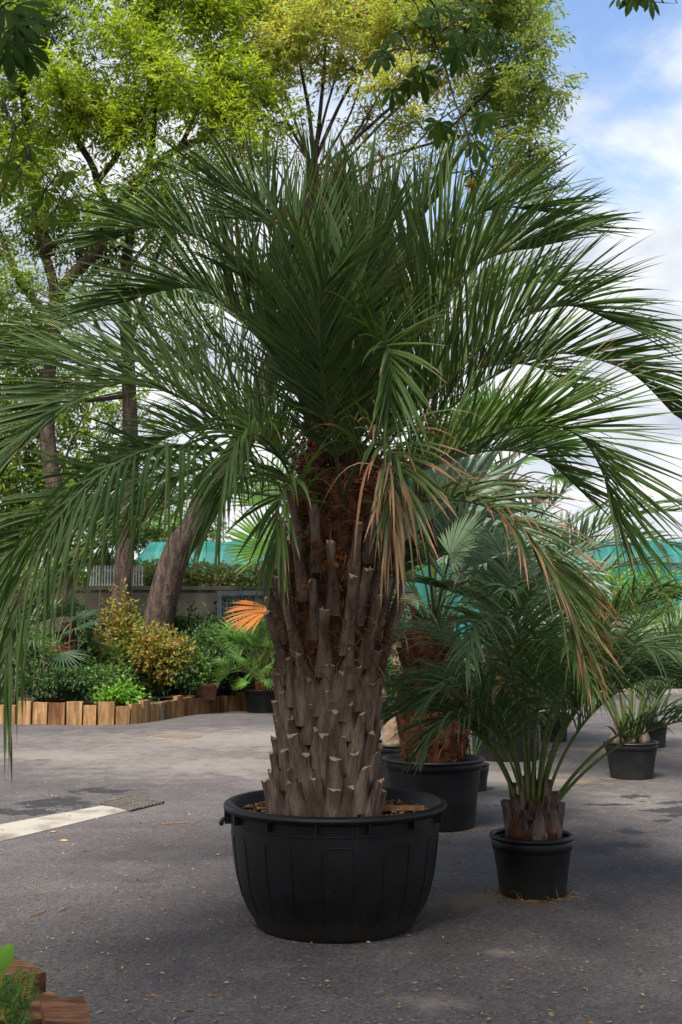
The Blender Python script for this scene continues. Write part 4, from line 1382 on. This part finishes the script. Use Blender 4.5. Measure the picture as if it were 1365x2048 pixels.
# ------------------------------------------------------------------ turquoise net tunnel
M_NET, nt, out = new_mat('turquoise_net')
h = N(nt)
geo = h.n('ShaderNodeNewGeometry')
wv = h.n('ShaderNodeTexWave')
wv.inputs['Scale'].default_value = .35
wv.inputs['Distortion'].default_value = .8
h.link(geo.outputs['Position'], wv.inputs['Vector'])
col = h.mix(h.smooth(h.noise(.6, 5, .6, stretch=(1, 1, .25)), .3, .7), (0.003, 0.098, 0.082), (0.010, 0.165, 0.138))
col = h.mix(h.math('MULTIPLY', h.smooth(wv.outputs['Fac'], .85, .98), .3), col, (.05, .28, .24))
pr = h.n('ShaderNodeBsdfPrincipled')
h.set(pr.inputs['Base Color'], col)
pr.inputs['Roughness'].default_value = .7
tr = h.n('ShaderNodeBsdfTranslucent')
h.set(tr.inputs[0], col)
mx = h.n('ShaderNodeMixShader')
mx.inputs[0].default_value = .35
h.link(pr.outputs[0], mx.inputs[1])
h.link(tr.outputs[0], mx.inputs[2])
h.link(mx.outputs[0], out.inputs[0])
ND = 46.0
nx0, nx1 = P(250, 1100, ND)[0], P(1750, 1100, ND)[0]
nz1 = P(0, 1067, ND)[2]
NB = np.array(((nx0 + nx1) / 2, ND + 5, 0))
net = thing('net_tunnel', 'long growing tunnel covered in turquoise shade net beyond the hedges', 'greenhouse', NB)
m_ = MB()
ns, na = 44, 14
V, F = [], []
for i in range(ns + 1):
    x = nx0 + (nx1 - nx0) * i / ns
    endf = min(1, (i + 1.2) / 2)
    for j in range(na + 1):
        a = pi * j / na
        y = NB[1] - cos(a) * 5
        z = nz1 * (sin(a) ** .16) * (.6 + .4 * endf) + random.uniform(-.03, .03) + (.05 if i % 4 == 0 else 0)
        V.append((x, y, z if 0 < j < na else -.02))
F = [(i * (na + 1) + j, (i + 1) * (na + 1) + j, (i + 1) * (na + 1) + j + 1, i * (na + 1) + j + 1) for i in range(ns) for j in range(na)]
F.append(tuple(range(na + 1)))
F.append(tuple(ns * (na + 1) + j for j in range(na, -1, -1)))
m_.add(V, F, None, 0, False)
m_.build('net_cover', M_NET, net, NB)
for i in range(0, ns + 1, 4):
    m_ = MB()
    x = nx0 + (nx1 - nx0) * i / ns
    pts = [(x, NB[1] - cos(pi * j / na) * 5.03, (nz1 + .04) * sin(pi * j / na) ** .16 if 0 < j < na else 0) for j in range(na + 1)]
    m_.tube(pts, .035, 5)
    m_.build('hoop', M_STEEL, net, NB)

# ------------------------------------------------------------------ right background
c0, c1 = G(1180, 1388), G(1800, 1386)
m_ = MB()
m_.box(((c0[0] + c1[0]) / 2, c0[1], .07), (c1[0] - c0[0], .35, .14))
structure(m_.build('pavement_kerb', M_CONC))
hedge('yellow-green hedge in front of the turquoise tunnel at the right', 1150, 1560, 37.5, 0, P(0, 1112, 37.5)[2], 1.8, 17000, .17, .085, [M_HEDGE_Y, M_LEAF_BR, M_LEAF_LT])
hedge('tall light green bamboo-like bushes behind the far right pots', 1120, 1560, 34.4, .1, P(0, 1165, 34.4)[2], 1.6, 16000, .32, .05, [M_LEAF_LT, M_LEAF_MID, M_LEAF_BR], name='bush', cat='bushes', wav=.25)
hedge('green bushes behind the red-brown palm in the middle distance', 800, 1130, 26.0, 0, P(0, 1205, 26)[2], 2.2, 13000, .14, .06, [M_LEAF_MID, M_LEAF_BR, M_LEAF_DK, M_LEAF_LT], name='bush', cat='bushes', wav=.3)
shrub('dark green shrub between the huge trunk and the red-brown palm', 800, 1440, .7, .75, 3200, .10, .05, [M_LEAF_DK, M_LEAF_MID], cat='shrub')


# ------------------------------------------------------------------ tall trees behind
def tree(name, label, d, trunk, limbs, clusters, nleaf, L, W, mats, group=None, r0=.4, seedjit=1.2, twigs=7):
    """trunk, limbs: image paths (px, py, extra depth); clusters: (px, py, radius in px, material, weight)"""
    base = P(trunk[0][0], trunk[0][1], d)
    base[2] = .2
    t = thing(name, label, 'tree', base, group)
    nodes = []
    tb = MB()
    c = [P(q[0], q[1], d + (q[2] if len(q) > 2 else 0)) for q in trunk]
    c[0] = base
    cc, tot = curve(c, 30)
    rad = np.linspace(r0, r0 * .42, 30)
    rad[:4] *= (1.35, 1.2, 1.1, 1.03)
    tb.tube(cc, rad, 14)
    nodes += [(p, r) for p, r in zip(cc[8:], rad[8:])]
    tb.build('trunk', M_BARK, t, base)
    for lm in limbs:
        w = lm[0]
        c = [P(q[0], q[1], d + (q[2] if len(q) > 2 else 0)) for q in lm[1]]
        cc, tot = curve(c, 16)
        near = min(nodes, key=lambda q: np.linalg.norm(q[0] - cc[0]))
        cc, tot = curve([near[0]] + c if np.linalg.norm(near[0] - c[0]) > .05 else c, 18)
        rad = np.linspace(w, w * .35, 18)
        lb = MB()
        lb.tube(cc, rad, 9)
        nodes += [(p, r) for p, r in zip(cc[3:], rad[3:])]
        lb.build('limb', M_BARK, t, base)
    tw = MB()
    lf = MB()
    wsum = sum(q[2] ** 2 * q[4] for q in clusters)
    pos, dr = {}, {}
    for (px, py, rp, mi, wt) in clusters:
        dj = random.uniform(-seedjit, seedjit)
        c = P(px, py, d + dj)
        R = rp * d / FPX
        cand = sorted(nodes, key=lambda q: np.linalg.norm(q[0] - c) + max(0, q[0][2] - c[2]) * 1.5)[0]
        st = cand[0]
        mid = (st + c) / 2 + np.array((random.uniform(-.2, .2), random.uniform(-.2, .2), -.1 * np.linalg.norm(c - st)))
        path, tot = curve([st, mid, c], 10)
        r1 = min(cand[1] * .6, .035 + .012 * tot)
        tw.tube(path, np.linspace(r1, .018, 10), 6)
        nl = int(nleaf * rp ** 2 * wt / wsum)
        ends = []
        for i in range(twigs):
            u = unit(rng.normal(0, 1, 3) + np.array((0, 0, .3)))
            s0 = path[random.randrange(4, 10)]
            e_ = c + u * R * random.uniform(.6, 1.0) * np.array((1, 1, .85))
            q, _ = curve([s0, (s0 + e_) / 2 + rng.normal(0, .12, 3), e_], 6)
            tw.tube(q, np.linspace(.016, .006, 6), 4)
            ends.append(q)
        # leaf sprays along the twigs and through the clump
        ne = max(1, nl // 7)
        spine = np.array([ends[random.randrange(len(ends))][random.randrange(2, 6)] for _ in range(ne)]) + rng.normal(0, R * .26, (ne, 3)) * np.array((1, 1, .8))
        sd = unit(spine - c + rng.normal(0, R * .5, (ne, 3)) + np.array((0, 0, -.12 * R)))
        for k_ in range(7):
            p_ = spine + sd * (L * .34 * k_) + rng.normal(0, L * .07, (ne, 3))
            wv_ = unit(np.cross(sd, rng.normal(0, 1, (ne, 3)) + np.array((0, 0, 2.0))))
            dd = unit(sd * .75 + wv_ * (1 if k_ % 2 else -1) * .8 + np.array((0, 0, -.25)))
            pos.setdefault(mi, []).append((p_, dd))
    for mi, lst in pos.items():
        p_ = np.vstack([q[0] for q in lst])
        dd = np.vstack([q[1] for q in lst])
        nr = unit(rng.normal(0, .6, p_.shape) + np.array((0, 0, .9)))
        lf.leaves(p_, dd, nr, L * rng.uniform(.5, 1.35, len(p_)), W * rng.uniform(.55, 1.3, len(p_)), mi)
    tw.build('branches', M_TWIG, t, base)['kind'] = 'stuff'
    lf.build('crown', mats, t, base)
    return t


M_ASH_A = leaf_mat('ash_lime', [(0.20, 0.27, 0.016), (0.29, 0.36, 0.028), (0.37, 0.42, 0.045), (0.24, 0.32, 0.025)], trans=.6, rough=.55)
M_ASH_B = leaf_mat('ash_green', [(0.11, 0.18, 0.02), (0.17, 0.24, 0.03), (0.25, 0.32, 0.045)], trans=.58, rough=.55)
M_ASH_C = leaf_mat('ash_gold', [(0.32, 0.38, 0.045), (0.37, 0.40, 0.07), (0.46, 0.34, 0.12), (0.30, 0.40, 0.055)], trans=.6, rough=.55)
M_ASH_D = leaf_mat('ash_olive', [(0.15, 0.24, 0.035), (0.21, 0.30, 0.05), (0.34, 0.31, 0.11), (0.20, 0.30, 0.05)], trans=.55, rough=.55)

tree('ash_tree', 'spreading lime green tree behind the bed, its limbs forking over the left side', 25.0,
     [(140, 1360), (125, 1100), (95, 850), (110, 600), (90, 510)],
     [(.16, [(95, 500), (75, 435), (65, 340, .3), (50, 220, .4), (40, 90, .5)]),
      (.15, [(115, 590), (150, 545), (190, 505), (225, 440), (250, 395), (295, 340), (360, 295), (420, 270), (480, 215)]),
      (.10, [(225, 440), (195, 365), (185, 330), (150, 270), (143, 210), (110, 150), (90, 80)]),
      (.08, [(195, 362), (235, 310), (255, 262), (300, 190)]),
      (.07, [(295, 338), (305, 290), (310, 215), (300, 110), (310, 20)]),
      (.06, [(360, 295), (390, 230), (420, 150), (410, 60)]),
      (.11, [(100, 640), (40, 560), (5, 480), (-30, 380)]),
      (.10, [(115, 640), (180, 600), (235, 560), (300, 480)])],
     [(60, 60, 75, 1, .8), (30, 180, 80, 1, .8), (130, 210, 80, 0, 1), (190, 120, 60, 1, .5), (240, 60, 65, 0, .8), (330, 40, 75, 0, 1), (420, 60, 75, 0, 1), (300, 150, 80, 0, 1.1), (200, 230, 85, 0, 1.1), (90, 290, 75, 0, 1), (380, 170, 85, 0, 1.1), (460, 150, 65, 0, 1), (270, 270, 65, 0, .9), (440, 250, 70, 0, .8), (350, 340, 60, 1, .5), (30, 330, 70, 0, .8), (130, 380, 60, 1, .6), (40, 430, 70, 1, .6), (200, 430, 50, 1, .4), (300, 420, 60, 1, .5), (30, 560, 70, 1, .7), (-20, 660, 80, 1, .8), (170, 610, 45, 1, .35), (420, 340, 60, 0, .6), (500, 300, 55, 0, .6), (140, 30, 60, 1, .7), (500, 200, 50, 0, .8), (-60, 250, 90, 1, .8), (-60, 60, 90, 1, .8), (380, -60, 100, 0, 1), (200, -60, 100, 1, 1), (20, -70, 100, 1, 1), (-80, 470, 90, 1, .8), (90, 490, 50, 1, .4), (350, 720, 50, 1, .3), (-30, 760, 60, 1, .6), (60, 700, 50, 1, .4), (110, 660, 40, 1, .3)],
     70000, .17, .05, [M_ASH_A, M_ASH_B, M_ASH_C], r0=.25)
tree('ash_tree', 'gold and orange tinged tree with upright bare branches behind the palm crown', 26.2,
     [(285, 1340), (345, 1130), (405, 1030), (500, 850), (585, 600), (628, 330)],
     [(0.060, [(628, 320), (618, 220), (600, 120), (590, 0)]), (0.060, [(632, 300), (645, 180), (652, 80), (655, -20)]), (0.054, [(635, 310), (690, 190), (745, 110), (800, 40)]),
      (0.048, [(625, 330), (560, 220), (505, 130), (470, 60)]), (0.054, [(640, 340), (720, 270), (800, 200), (870, 150), (930, 60)]), (0.048, [(640, 380), (760, 320), (870, 285), (960, 265), (1060, 240)]),
      (0.042, [(660, 360), (760, 250), (830, 180), (900, 40), (960, -60)]), (0.036, [(700, 420), (850, 360), (960, 340), (1060, 350)]), (0.030, [(600, 420), (530, 300), (450, 240)]), (0.036, [(870, 285), (960, 200), (1040, 120), (1080, 60)]),
      (.04, [(628, 320), (650, 230), (680, 120), (700, 0)]), (.04, [(622, 330), (590, 240), (560, 150), (545, 40)]), (.035, [(640, 330), (700, 230), (730, 130), (760, 20)]), (.035, [(650, 350), (730, 240), (790, 130), (850, 30)]), (.035, [(690, 400), (800, 320), (880, 240), (960, 190)]), (.03, [(640, 360), (585, 280), (520, 220)]), (.03, [(625, 400), (700, 300), (760, 200)])],
     [(500, 30, 70, 0, .8), (560, 70, 60, 2, .9), (480, 110, 50, 0, .7), (540, 150, 45, 2, .7), (640, 40, 65, 2, .9), (720, 60, 70, 2, .9), (700, 140, 55, 2, .6), (780, 160, 55, 2, .7), (800, 60, 65, 2, .9), (830, 240, 50, 2, .55), (880, 30, 65, 3, .9), (890, 130, 55, 2, .6), (960, 60, 65, 3, .9), (1030, 30, 60, 3, .9), (1070, 80, 45, 3, .8), (1000, 130, 50, 3, .7), (1060, 150, 45, 3, .8), (1105, 172, 34, 3, .9), (1030, 210, 50, 3, .7), (960, 190, 50, 3, .5), (1070, 235, 38, 3, .7), (1000, 270, 45, 3, .55), (1060, 300, 42, 3, .8), (1050, 355, 42, 3, .8), (980, 330, 40, 3, .5), (1075, 10, 30, 3, .8), (740, 240, 40, 2, .35), (560, 240, 50, 0, .4), (480, 210, 50, 0, .5), (520, 330, 50, 1, .4), (450, 420, 50, 1, .35), (920, 260, 40, 3, .35), (600, -50, 90, 2, 1), (780, -50, 90, 2, 1), (960, -50, 90, 3, 1), (1020, 400, 30, 3, .3), (860, 330, 35, 3, .25), (640, 130, 45, 2, .4), (760, 310, 35, 3, .2), (1075, 375, 26, 3, .7)],
     56000, .17, .052, [M_ASH_A, M_ASH_B, M_ASH_C, M_ASH_D], r0=.39, twigs=9)
tree('ash_tree', 'slimmer tree with a straight grey trunk between the lime tree and the palm', 26.0,
     [(232, 1330), (250, 1110), (262, 950), (258, 760), (250, 560), (270, 420)],
     [(.08, [(255, 700), (300, 560), (340, 440)]), (.07, [(258, 760), (190, 640), (150, 500)])],
     [(270, 380, 60, 1, .7), (330, 430, 60, 1, .6), (150, 470, 60, 1, .6), (230, 500, 55, 1, .5), (390, 620, 45, 1, .3), (330, 560, 50, 1, .4), (70, 640, 60, 1, .5), (140, 720, 50, 1, .3), (20, 760, 60, 1, .5), (420, 690, 40, 1, .3)],
     9000, .19, .062, [M_ASH_A, M_ASH_B], r0=.26)
tree('ash_tree', 'pale distant tree low behind the railing at the left edge', 38.0,
     [(60, 1330), (55, 1150), (60, 1050)], [],
     [(40, 1080, 70, 0, 1), (110, 1050, 60, 0, 1), (0, 1010, 80, 0, 1), (80, 980, 70, 0, 1), (170, 1090, 50, 0, .8), (-60, 1080, 90, 0, 1), (20, 930, 70, 0, .8), (150, 1000, 60, 0, .8), (110, 880, 70, 0, .9), (0, 850, 80, 0, .9), (200, 940, 60, 0, .8), (260, 1010, 50, 0, .7), (300, 940, 55, 0, .5), (60, 800, 60, 0, .6), (220, 860, 50, 0, .5), (340, 880, 45, 0, .5), (400, 960, 45, 0, .5), (180, 800, 50, 0, .8), (250, 810, 50, 0, .7), (130, 770, 45, 0, .8), (310, 800, 40, 0, .4), (-40, 920, 70, 0, .8), (330, 1000, 45, 0, .6), (20, 1130, 60, 0, .8)],
     26000, .22, .09, [M_ASH_B], r0=.25)
tree('ash_tree', 'hazy green tree top showing over the turquoise tunnel', 62.0,
     [(330, 1300), (330, 1120), (330, 1060)], [],
     [(310, 1050, 40, 0, 1), (350, 1040, 40, 0, 1), (280, 1055, 36, 0, 1), (385, 1055, 34, 0, 1), (240, 1050, 40, 0, 1), (430, 1060, 30, 0, 1)],
     5000, .30, .13, [M_LEAF_LT], r0=.3)

# ------------------------------------------------------------------ horse chestnut whose boughs reach into the view
M_CH = leaf_mat('chestnut_leaf', [(0.022, 0.055, 0.006), (0.038, 0.080, 0.009), (0.065, 0.095, 0.012)], tip=(0.16, 0.08, 0.02), tip_at=0.98, trans=.45, rough=.6, spec=.12)
CB = np.array((-3.4, 0.6, 0.0))
CH = thing('horse_chestnut', 'horse chestnut with palmate leaves and a spiny fruit, its boughs hanging in from above', 'tree', CB)
m_ = MB()
m_.tube(curve([CB, CB + (.1, 0, 2), CB + (.3, .2, 4.2), CB + (.5, .5, 6.5), CB + (.8, .6, 9)], 20)[0], np.linspace(.32, .12, 20), 14)
m_.build('trunk', M_BARK, CH, CB)


def palmate(mb, p, d, up, L, mat=0):
    """one chestnut leaf: 5-7 leaflets from the end of a stalk"""
    d, up = unit(d), unit(up)
    w = unit(np.cross(d, up))
    up = np.cross(w, d)
    k = random.choice((5, 6, 7))
    for a in np.linspace(-1.9, 1.9, k):
        ll = L * (1 - .16 * abs(a)) * random.uniform(.9, 1.1)
        dd = d * cos(a) + w * sin(a) - up * random.uniform(.15, .5)
        mb.strips(np.array([p]), unit(dd)[None], unit(np.cross(dd, up))[None], np.array([ll]), np.array([ll * .36]), np.array([.55]), 5, fold=.12,
                  prof=lambda u: max(.03, min(1, .12 + 1.5 * u ** 1.2) if u < .62 else 1 - ((u - .62) / .38) ** 1.5), mat=mat)


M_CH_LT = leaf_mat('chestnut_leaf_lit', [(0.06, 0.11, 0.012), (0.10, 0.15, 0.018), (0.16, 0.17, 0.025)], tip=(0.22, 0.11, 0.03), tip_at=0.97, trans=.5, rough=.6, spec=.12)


def bough(path, d, leaves_, r, start, Lm=.135, fruit=None, name='bough', lm=None):
    pts = [P(q[0], q[1], d + (q[2] if len(q) > 2 else 0)) for q in path]
    bb = MB()
    full = [start, (start + pts[0]) / 2 + np.array((0, 0, .5)), pts[0]] + pts[1:]
    c, _ = curve(full, 40)
    bb.tube(c, np.concatenate((np.linspace(r * 4.5, r, 14), np.linspace(r, r * .35, 26))), 7)
    lb = MB()
    for q in leaves_:
        px, py, s_, ang = q[:4]
        e_ = P(px, py, d + random.uniform(-.12, .12))
        near = c[np.argmin(np.linalg.norm(c - e_, axis=1))]
        bb.tube(curve([near, (near + e_) / 2 + np.array((0, 0, .02)), e_], 6)[0], .003, 4)
        a = RAD(ang)
        palmate(lb, e_, np.array((cos(a), random.uniform(-.4, .4), sin(a))), np.array((random.uniform(-.3, .3), -.75, .55)), Lm * s_)
    o = bb.build(name, M_TWIG, CH, CB)
    lo = lb.build('leaves', lm or M_CH, None, None)
    lo.data.transform(__import__('mathutils').Matrix.Translation(tuple(-CB)))
    lo.parent = o
    if fruit is not None:
        for f_ in fruit:
            fm = MB()
            p = P(f_[0], f_[1], d)
            rr = .016 if f_[2] else .034
            u = rand_dirs(260)
            fm.lathe([(.001, -rr), (rr * .6, -rr * .8), (rr * .95, -rr * .3), (rr * .95, rr * .3), (rr * .6, rr * .8), (.001, rr)], 16, p)
            fm.leaves(p + u[:120] * rr * .95, u[:120], rand_dirs(120), .014, .005)
            fo = fm.build('fruit', M_LEAF_YEL if f_[2] else M_CH, None, None)
            fo.data.transform(__import__('mathutils').Matrix.Translation(tuple(-CB)))
            fo.parent = o


top_ = CB + np.array((.45, .4, 6.0))
bough([(842, -30), (850, 40), (868, 75), (890, 130), (905, 190), (932, 240), (940, 300), (942, 345)], 4.6,
      [(905, 60, 1, -20), (930, 55, 1.05, 10), (915, 95, .95, -60), (955, 75, .9, -30), (880, 45, .8, 150), (900, 20, .9, 30), (945, 35, .85, 30), (975, 60, .6, -50), (968, 228, .75, -100), (880, 245, .8, -95), (950, 285, .8, -60), (945, 345, .5, -80), (925, 130, .6, -20), (870, 20, .8, 100), (935, 10, .9, 60)], .009, top_, fruit=[(942, 368, 1)])
bough([(808, -30), (806, 30), (815, 75), (822, 110), (812, 140), (828, 165)], 4.5,
      [(790, 65, .7, 200), (765, 100, .85, 215), (755, 115, .6, -110), (845, 145, .85, -70), (835, 130, .6, -30), (785, 180, .75, -100), (825, 165, .5, -100), (775, 110, .6, -80)], .006, top_, fruit=[(825, 174, 1)])
bough([(-40, 140), (0, 190), (28, 245), (38, 285), (60, 315), (78, 340), (108, 368), (138, 420)], 4.4,
      [(30, 260, .8, 250), (55, 290, .9, -30), (10, 330, 1.0, -100), (40, 350, .8, -110), (130, 345, .8, -80), (90, 380, .9, -100), (140, 400, .7, -60), (20, 300, .7, -140), (60, 250, .7, 20), (100, 430, .8, -95), (5, 380, .8, -90), (70, 430, .7, -110)], .007, top_, Lm=.10, lm=M_CH_LT)
bough([(-60, -40), (-10, 10), (20, 40), (40, 70)], 3.8,
      [(10, 20, 1.1, -30), (30, 50, 1.1, -80), (15, 80, 1.0, -100), (50, 85, .9, -80), (10, 110, 1.0, -120), (55, 40, .8, -10), (35, 10, 1, 20), (60, 110, .7, -60), (5, 60, 1.1, 200)], .007, top_)
bough([(1310, -60), (1290, -20), (1282, 0)], 4.6, [(1300, -10, .75, -75), (1270, -12, .7, -120), (1240, -12, .5, 200)], .005, top_)
# crown overhead (out of view, shading the near asphalt)
lb = MB()
limbs_b = MB()
cn = 0
while cn < 46:
    cx, cy, cz = CB[0] + random.uniform(-4.2, 9.0), CB[1] + random.uniform(-5.0, 7.0), random.uniform(4.6, 11)
    rr = math.hypot((cx - 0) / 6.0, (cy - 1.5) / 6.0)
    if rr > 1 or cz > 11.5 - rr * 5 or (cy > -.5 and cz < 3.9 + .64 * cy):
        continue
    cn += 1
    cc = np.array((cx, cy, cz))
    st = curve([CB + (.3, .2, 4.2), CB + (.5, .5, 6.5), CB + (.8, .6, 9)], 12)[0][min(11, int(max(0, (cz - 5) * 1.8)))]
    limbs_b.tube(curve([st, (st + cc) / 2 + (0, 0, .4), cc], 9)[0], np.linspace(.07, .015, 9), 6)
    n = 125
    u = rand_dirs(n)
    p_ = cc + u * (rng.random(n) ** .5)[:, None] * np.array((1.35, 1.35, .9))
    ok = (p_[:, 1] < -.5) | (p_[:, 2] > 2.9 + .64 * p_[:, 1])
    p_, u = p_[ok], u[ok]
    d_ = unit(u + rng.normal(0, .6, u.shape) + np.array((0, 0, -.4)))
    lb.leaves(p_, d_, unit(rng.normal(0, .5, u.shape) + np.array((0, 0, 1))), .22 * rng.uniform(.7, 1.2, len(p_)), .10)
limbs_b.build('limbs', M_BARK, CH, CB)
lb.build('crown', M_CH, CH, CB)

# ------------------------------------------------------------------ near left corner: timber edge of another bed
M_BLOCK = solid('weathered_block', (0.06, 0.028, 0.014), (0.22, 0.10, 0.05), 4, .85, .5, 20, stretch=(1, 4, 4), spec=.12)
TZ = .30
blocks = [([(-45, 1925), (30, 1910), (93, 1941), (20, 1962)], TZ + .02), ([(28, 2002), (100, 1980), (124, 1996), (84, 2034), (40, 2040)], TZ - .03), ([(81, 2002), (168, 1992), (186, 2052), (96, 2064)], TZ)]
lg = thing('timber_edging', 'rough sawn brown timber blocks at the near left corner', 'edging', G(80, 2040))
for pl, z in blocks:
    m_ = MB()
    pts = [G(px, py, z) for px, py in pl][::-1]
    pts = [q + np.array((0, 0, random.uniform(-.008, .008))) for q in pts]
    m_.prism(pts, z + .002)
    m_.build('timber_block', M_BLOCK, lg, G(80, 2040))
m_ = MB()
q_ = [G(-260, 2000), G(25, 1990), G(60, 2075), G(60, 2400), G(-400, 2400)]
m_.prism([np.array((q[0], q[1], .14)) for q in q_][::-1], .13)
structure(m_.build('planting_bed', M_BED))
BP = G(-15, 1990, .14)
T18 = thing('broad_leaf_plant', 'bright green broad leaf rising at the near left edge', 'plant', BP)
m_ = MB()
for (px, py, ang, ll) in ((-8, 1945, 62, .13), (-30, 1950, 100, .15), (-25, 1965, 140, .14)):
    a = RAD(ang)
    p = P(px, py, 4.35)
    m_.strips(p[None], np.array([(cos(a), -.1, sin(a))]), np.array([(sin(a), -.35, -cos(a))]), np.array([ll]), np.array([ll * .62]), np.array([.3]), 9, fold=.15,
              prof=lambda u: max(.04, math.sin(pi * min(1, u * .93 + .06)) ** .7))
    m_.tube([BP, (BP + p) / 2 + (0, 0, .02), p], .004, 5)
m_.build('foliage', M_LEAF_BR, T18, BP)
BF = G(5, 2040, .14)
T19 = thing('feathery_plant', 'low feathery green and rusty plant in front of the timber blocks', 'plant', BF)
m_ = MB()
for i in range(70):
    s_ = P(random.uniform(-40, 52), random.uniform(1965, 2075), random.uniform(4.0, 4.35))
    d_ = unit(np.array((random.uniform(-.5, .9), random.uniform(-.7, .4), random.uniform(.1, .9))))
    k_ = np.arange(9)
    pp = s_[None] + d_[None] * k_[:, None] * .009
    sd = unit(np.cross(d_, (0, -1, .3)))
    for sg in (-1, 1):
        m_.leaves(pp, np.repeat(unit(sd * sg + d_ * .5)[None], 9, 0), np.repeat(np.array([[0, -1, .5]]), 9, 0), .022, .008, 0 if i % 5 else 1)
m_.build('foliage', [M_LEAF_MID, M_LEAF_YEL], T19, BF)

# ------------------------------------------------------------------ litter on the asphalt
M_LIT = leaf_mat('litter', [(0.20, 0.085, 0.03), (0.30, 0.14, 0.05), (0.36, 0.24, 0.13), (0.14, 0.05, 0.025), (0.42, 0.31, 0.2)], trans=.1, rough=.8, spec=.1)
lt = MB()
n = 2600
px_ = rng.uniform(-60, 1420, n)
py_ = 1400 + 660 * rng.random(n) ** 1.25
pp = np.array([G(a, b, .006) for a, b in zip(px_, py_)])
pp[:, 2] += rng.uniform(0, .006, n)
dd = unit(rng.normal(0, 1, (n, 3)) * np.array((1, 1, .15)))
sz = rng.uniform(.010, .036, n)
lt.leaves(pp, dd, unit(rng.normal(0, .25, (n, 3)) + np.array((0, 0, 1))), sz, sz * rng.uniform(.3, .6, n))
for (B_, r_, n) in ((MPB, .50, 130), (B2, .40, 70), (B4, .27, 50), (B8, .5, 60), (B3, .24, 50)):
    a_ = rng.uniform(0, 2 * pi, n)
    pp = B_ + np.stack((np.cos(a_), np.sin(a_), a_ * 0), 1) * (r_ + rng.exponential(.07, n))[:, None] + np.array((0, 0, .008))
    sz = rng.uniform(.008, .028, n)
    lt.leaves(pp, unit(rng.normal(0, 1, (n, 3)) * np.array((1, 1, .2))), unit(rng.normal(0, .3, (n, 3)) + np.array((0, 0, 1))), sz, sz * rng.uniform(.3, .6, n))
tag(lt.build('leaf_litter', M_LIT, loc=(0, 9, 0)), 'small dry leaf scraps scattered over the asphalt', 'litter', kind='stuff')
rt = MB()
n = 160
a_ = rng.uniform(pi * .9, pi * 2.1, n)
rp_ = B3 + np.stack((np.cos(a_), np.sin(a_), a_ * 0), 1) * rng.uniform(.22, .30, n)[:, None] + np.array((0, 0, .006))
rt.strips(rp_, unit(rng.normal(0, 1, (n, 3)) * np.array((1, 1, .3)) + np.array((0, 0, .2))), rand_dirs(n), rng.uniform(.04, .11, n), np.full(n, .006), rng.uniform(.2, 1.5, n), 4, wave=.6)
tag(rt.build('dry_root_tuft', M_DRY, loc=B3), 'straw-coloured dry roots round the foot of the small front pot', 'litter', kind='stuff')
for (xa, ya, xb, yb, lab) in ((326, 1647, 395, 1643, 'straight pale dry twig on the asphalt left of the big tub'), (58, 1833, 92, 1818, 'thin bent dark twig at the left of the near asphalt'), (118, 1822, 143, 1812, 'short dry twig beside the bent dark twig')):
    m_ = MB()
    A_, B_ = G(xa, ya, .012), G(xb, yb, .012)
    m_.tube(curve([A_, (A_ + B_) / 2 + rng.normal(0, .01, 3) * (1, 1, .2), B_], 8)[0], np.linspace(.005, .003, 8), 5)
    tag(m_.build('dry_twig', M_CHIP, loc=A_), lab, 'twig')
for (xa, ya, s_, lab) in ((118, 1681, .045, 'large curled tan leaf near the pale kerb strip'), (100, 1663, .03, 'flat tan leaf lying just below the pale kerb strip'), (226, 1816, .016, 'small orange leaf beside a dark seed on the asphalt'), (420, 1992, .018, 'orange leaf scrap on the near asphalt, lowest in the picture')):
    m_ = MB()
    A_ = G(xa, ya, .008)
    m_.strips(A_[None], np.array([(1, .3, .1)]), np.array([(-.3, 1, .2)]), np.array([s_ * 1.8]), np.array([s_]), np.array([.25]), 6, fold=.3, prof=lambda u: max(.05, math.sin(pi * min(1, u * .95 + .03))))
    tag(m_.build('fallen_leaf', M_DRY if s_ > .025 else M_ORANGE, loc=A_), lab, 'leaf')
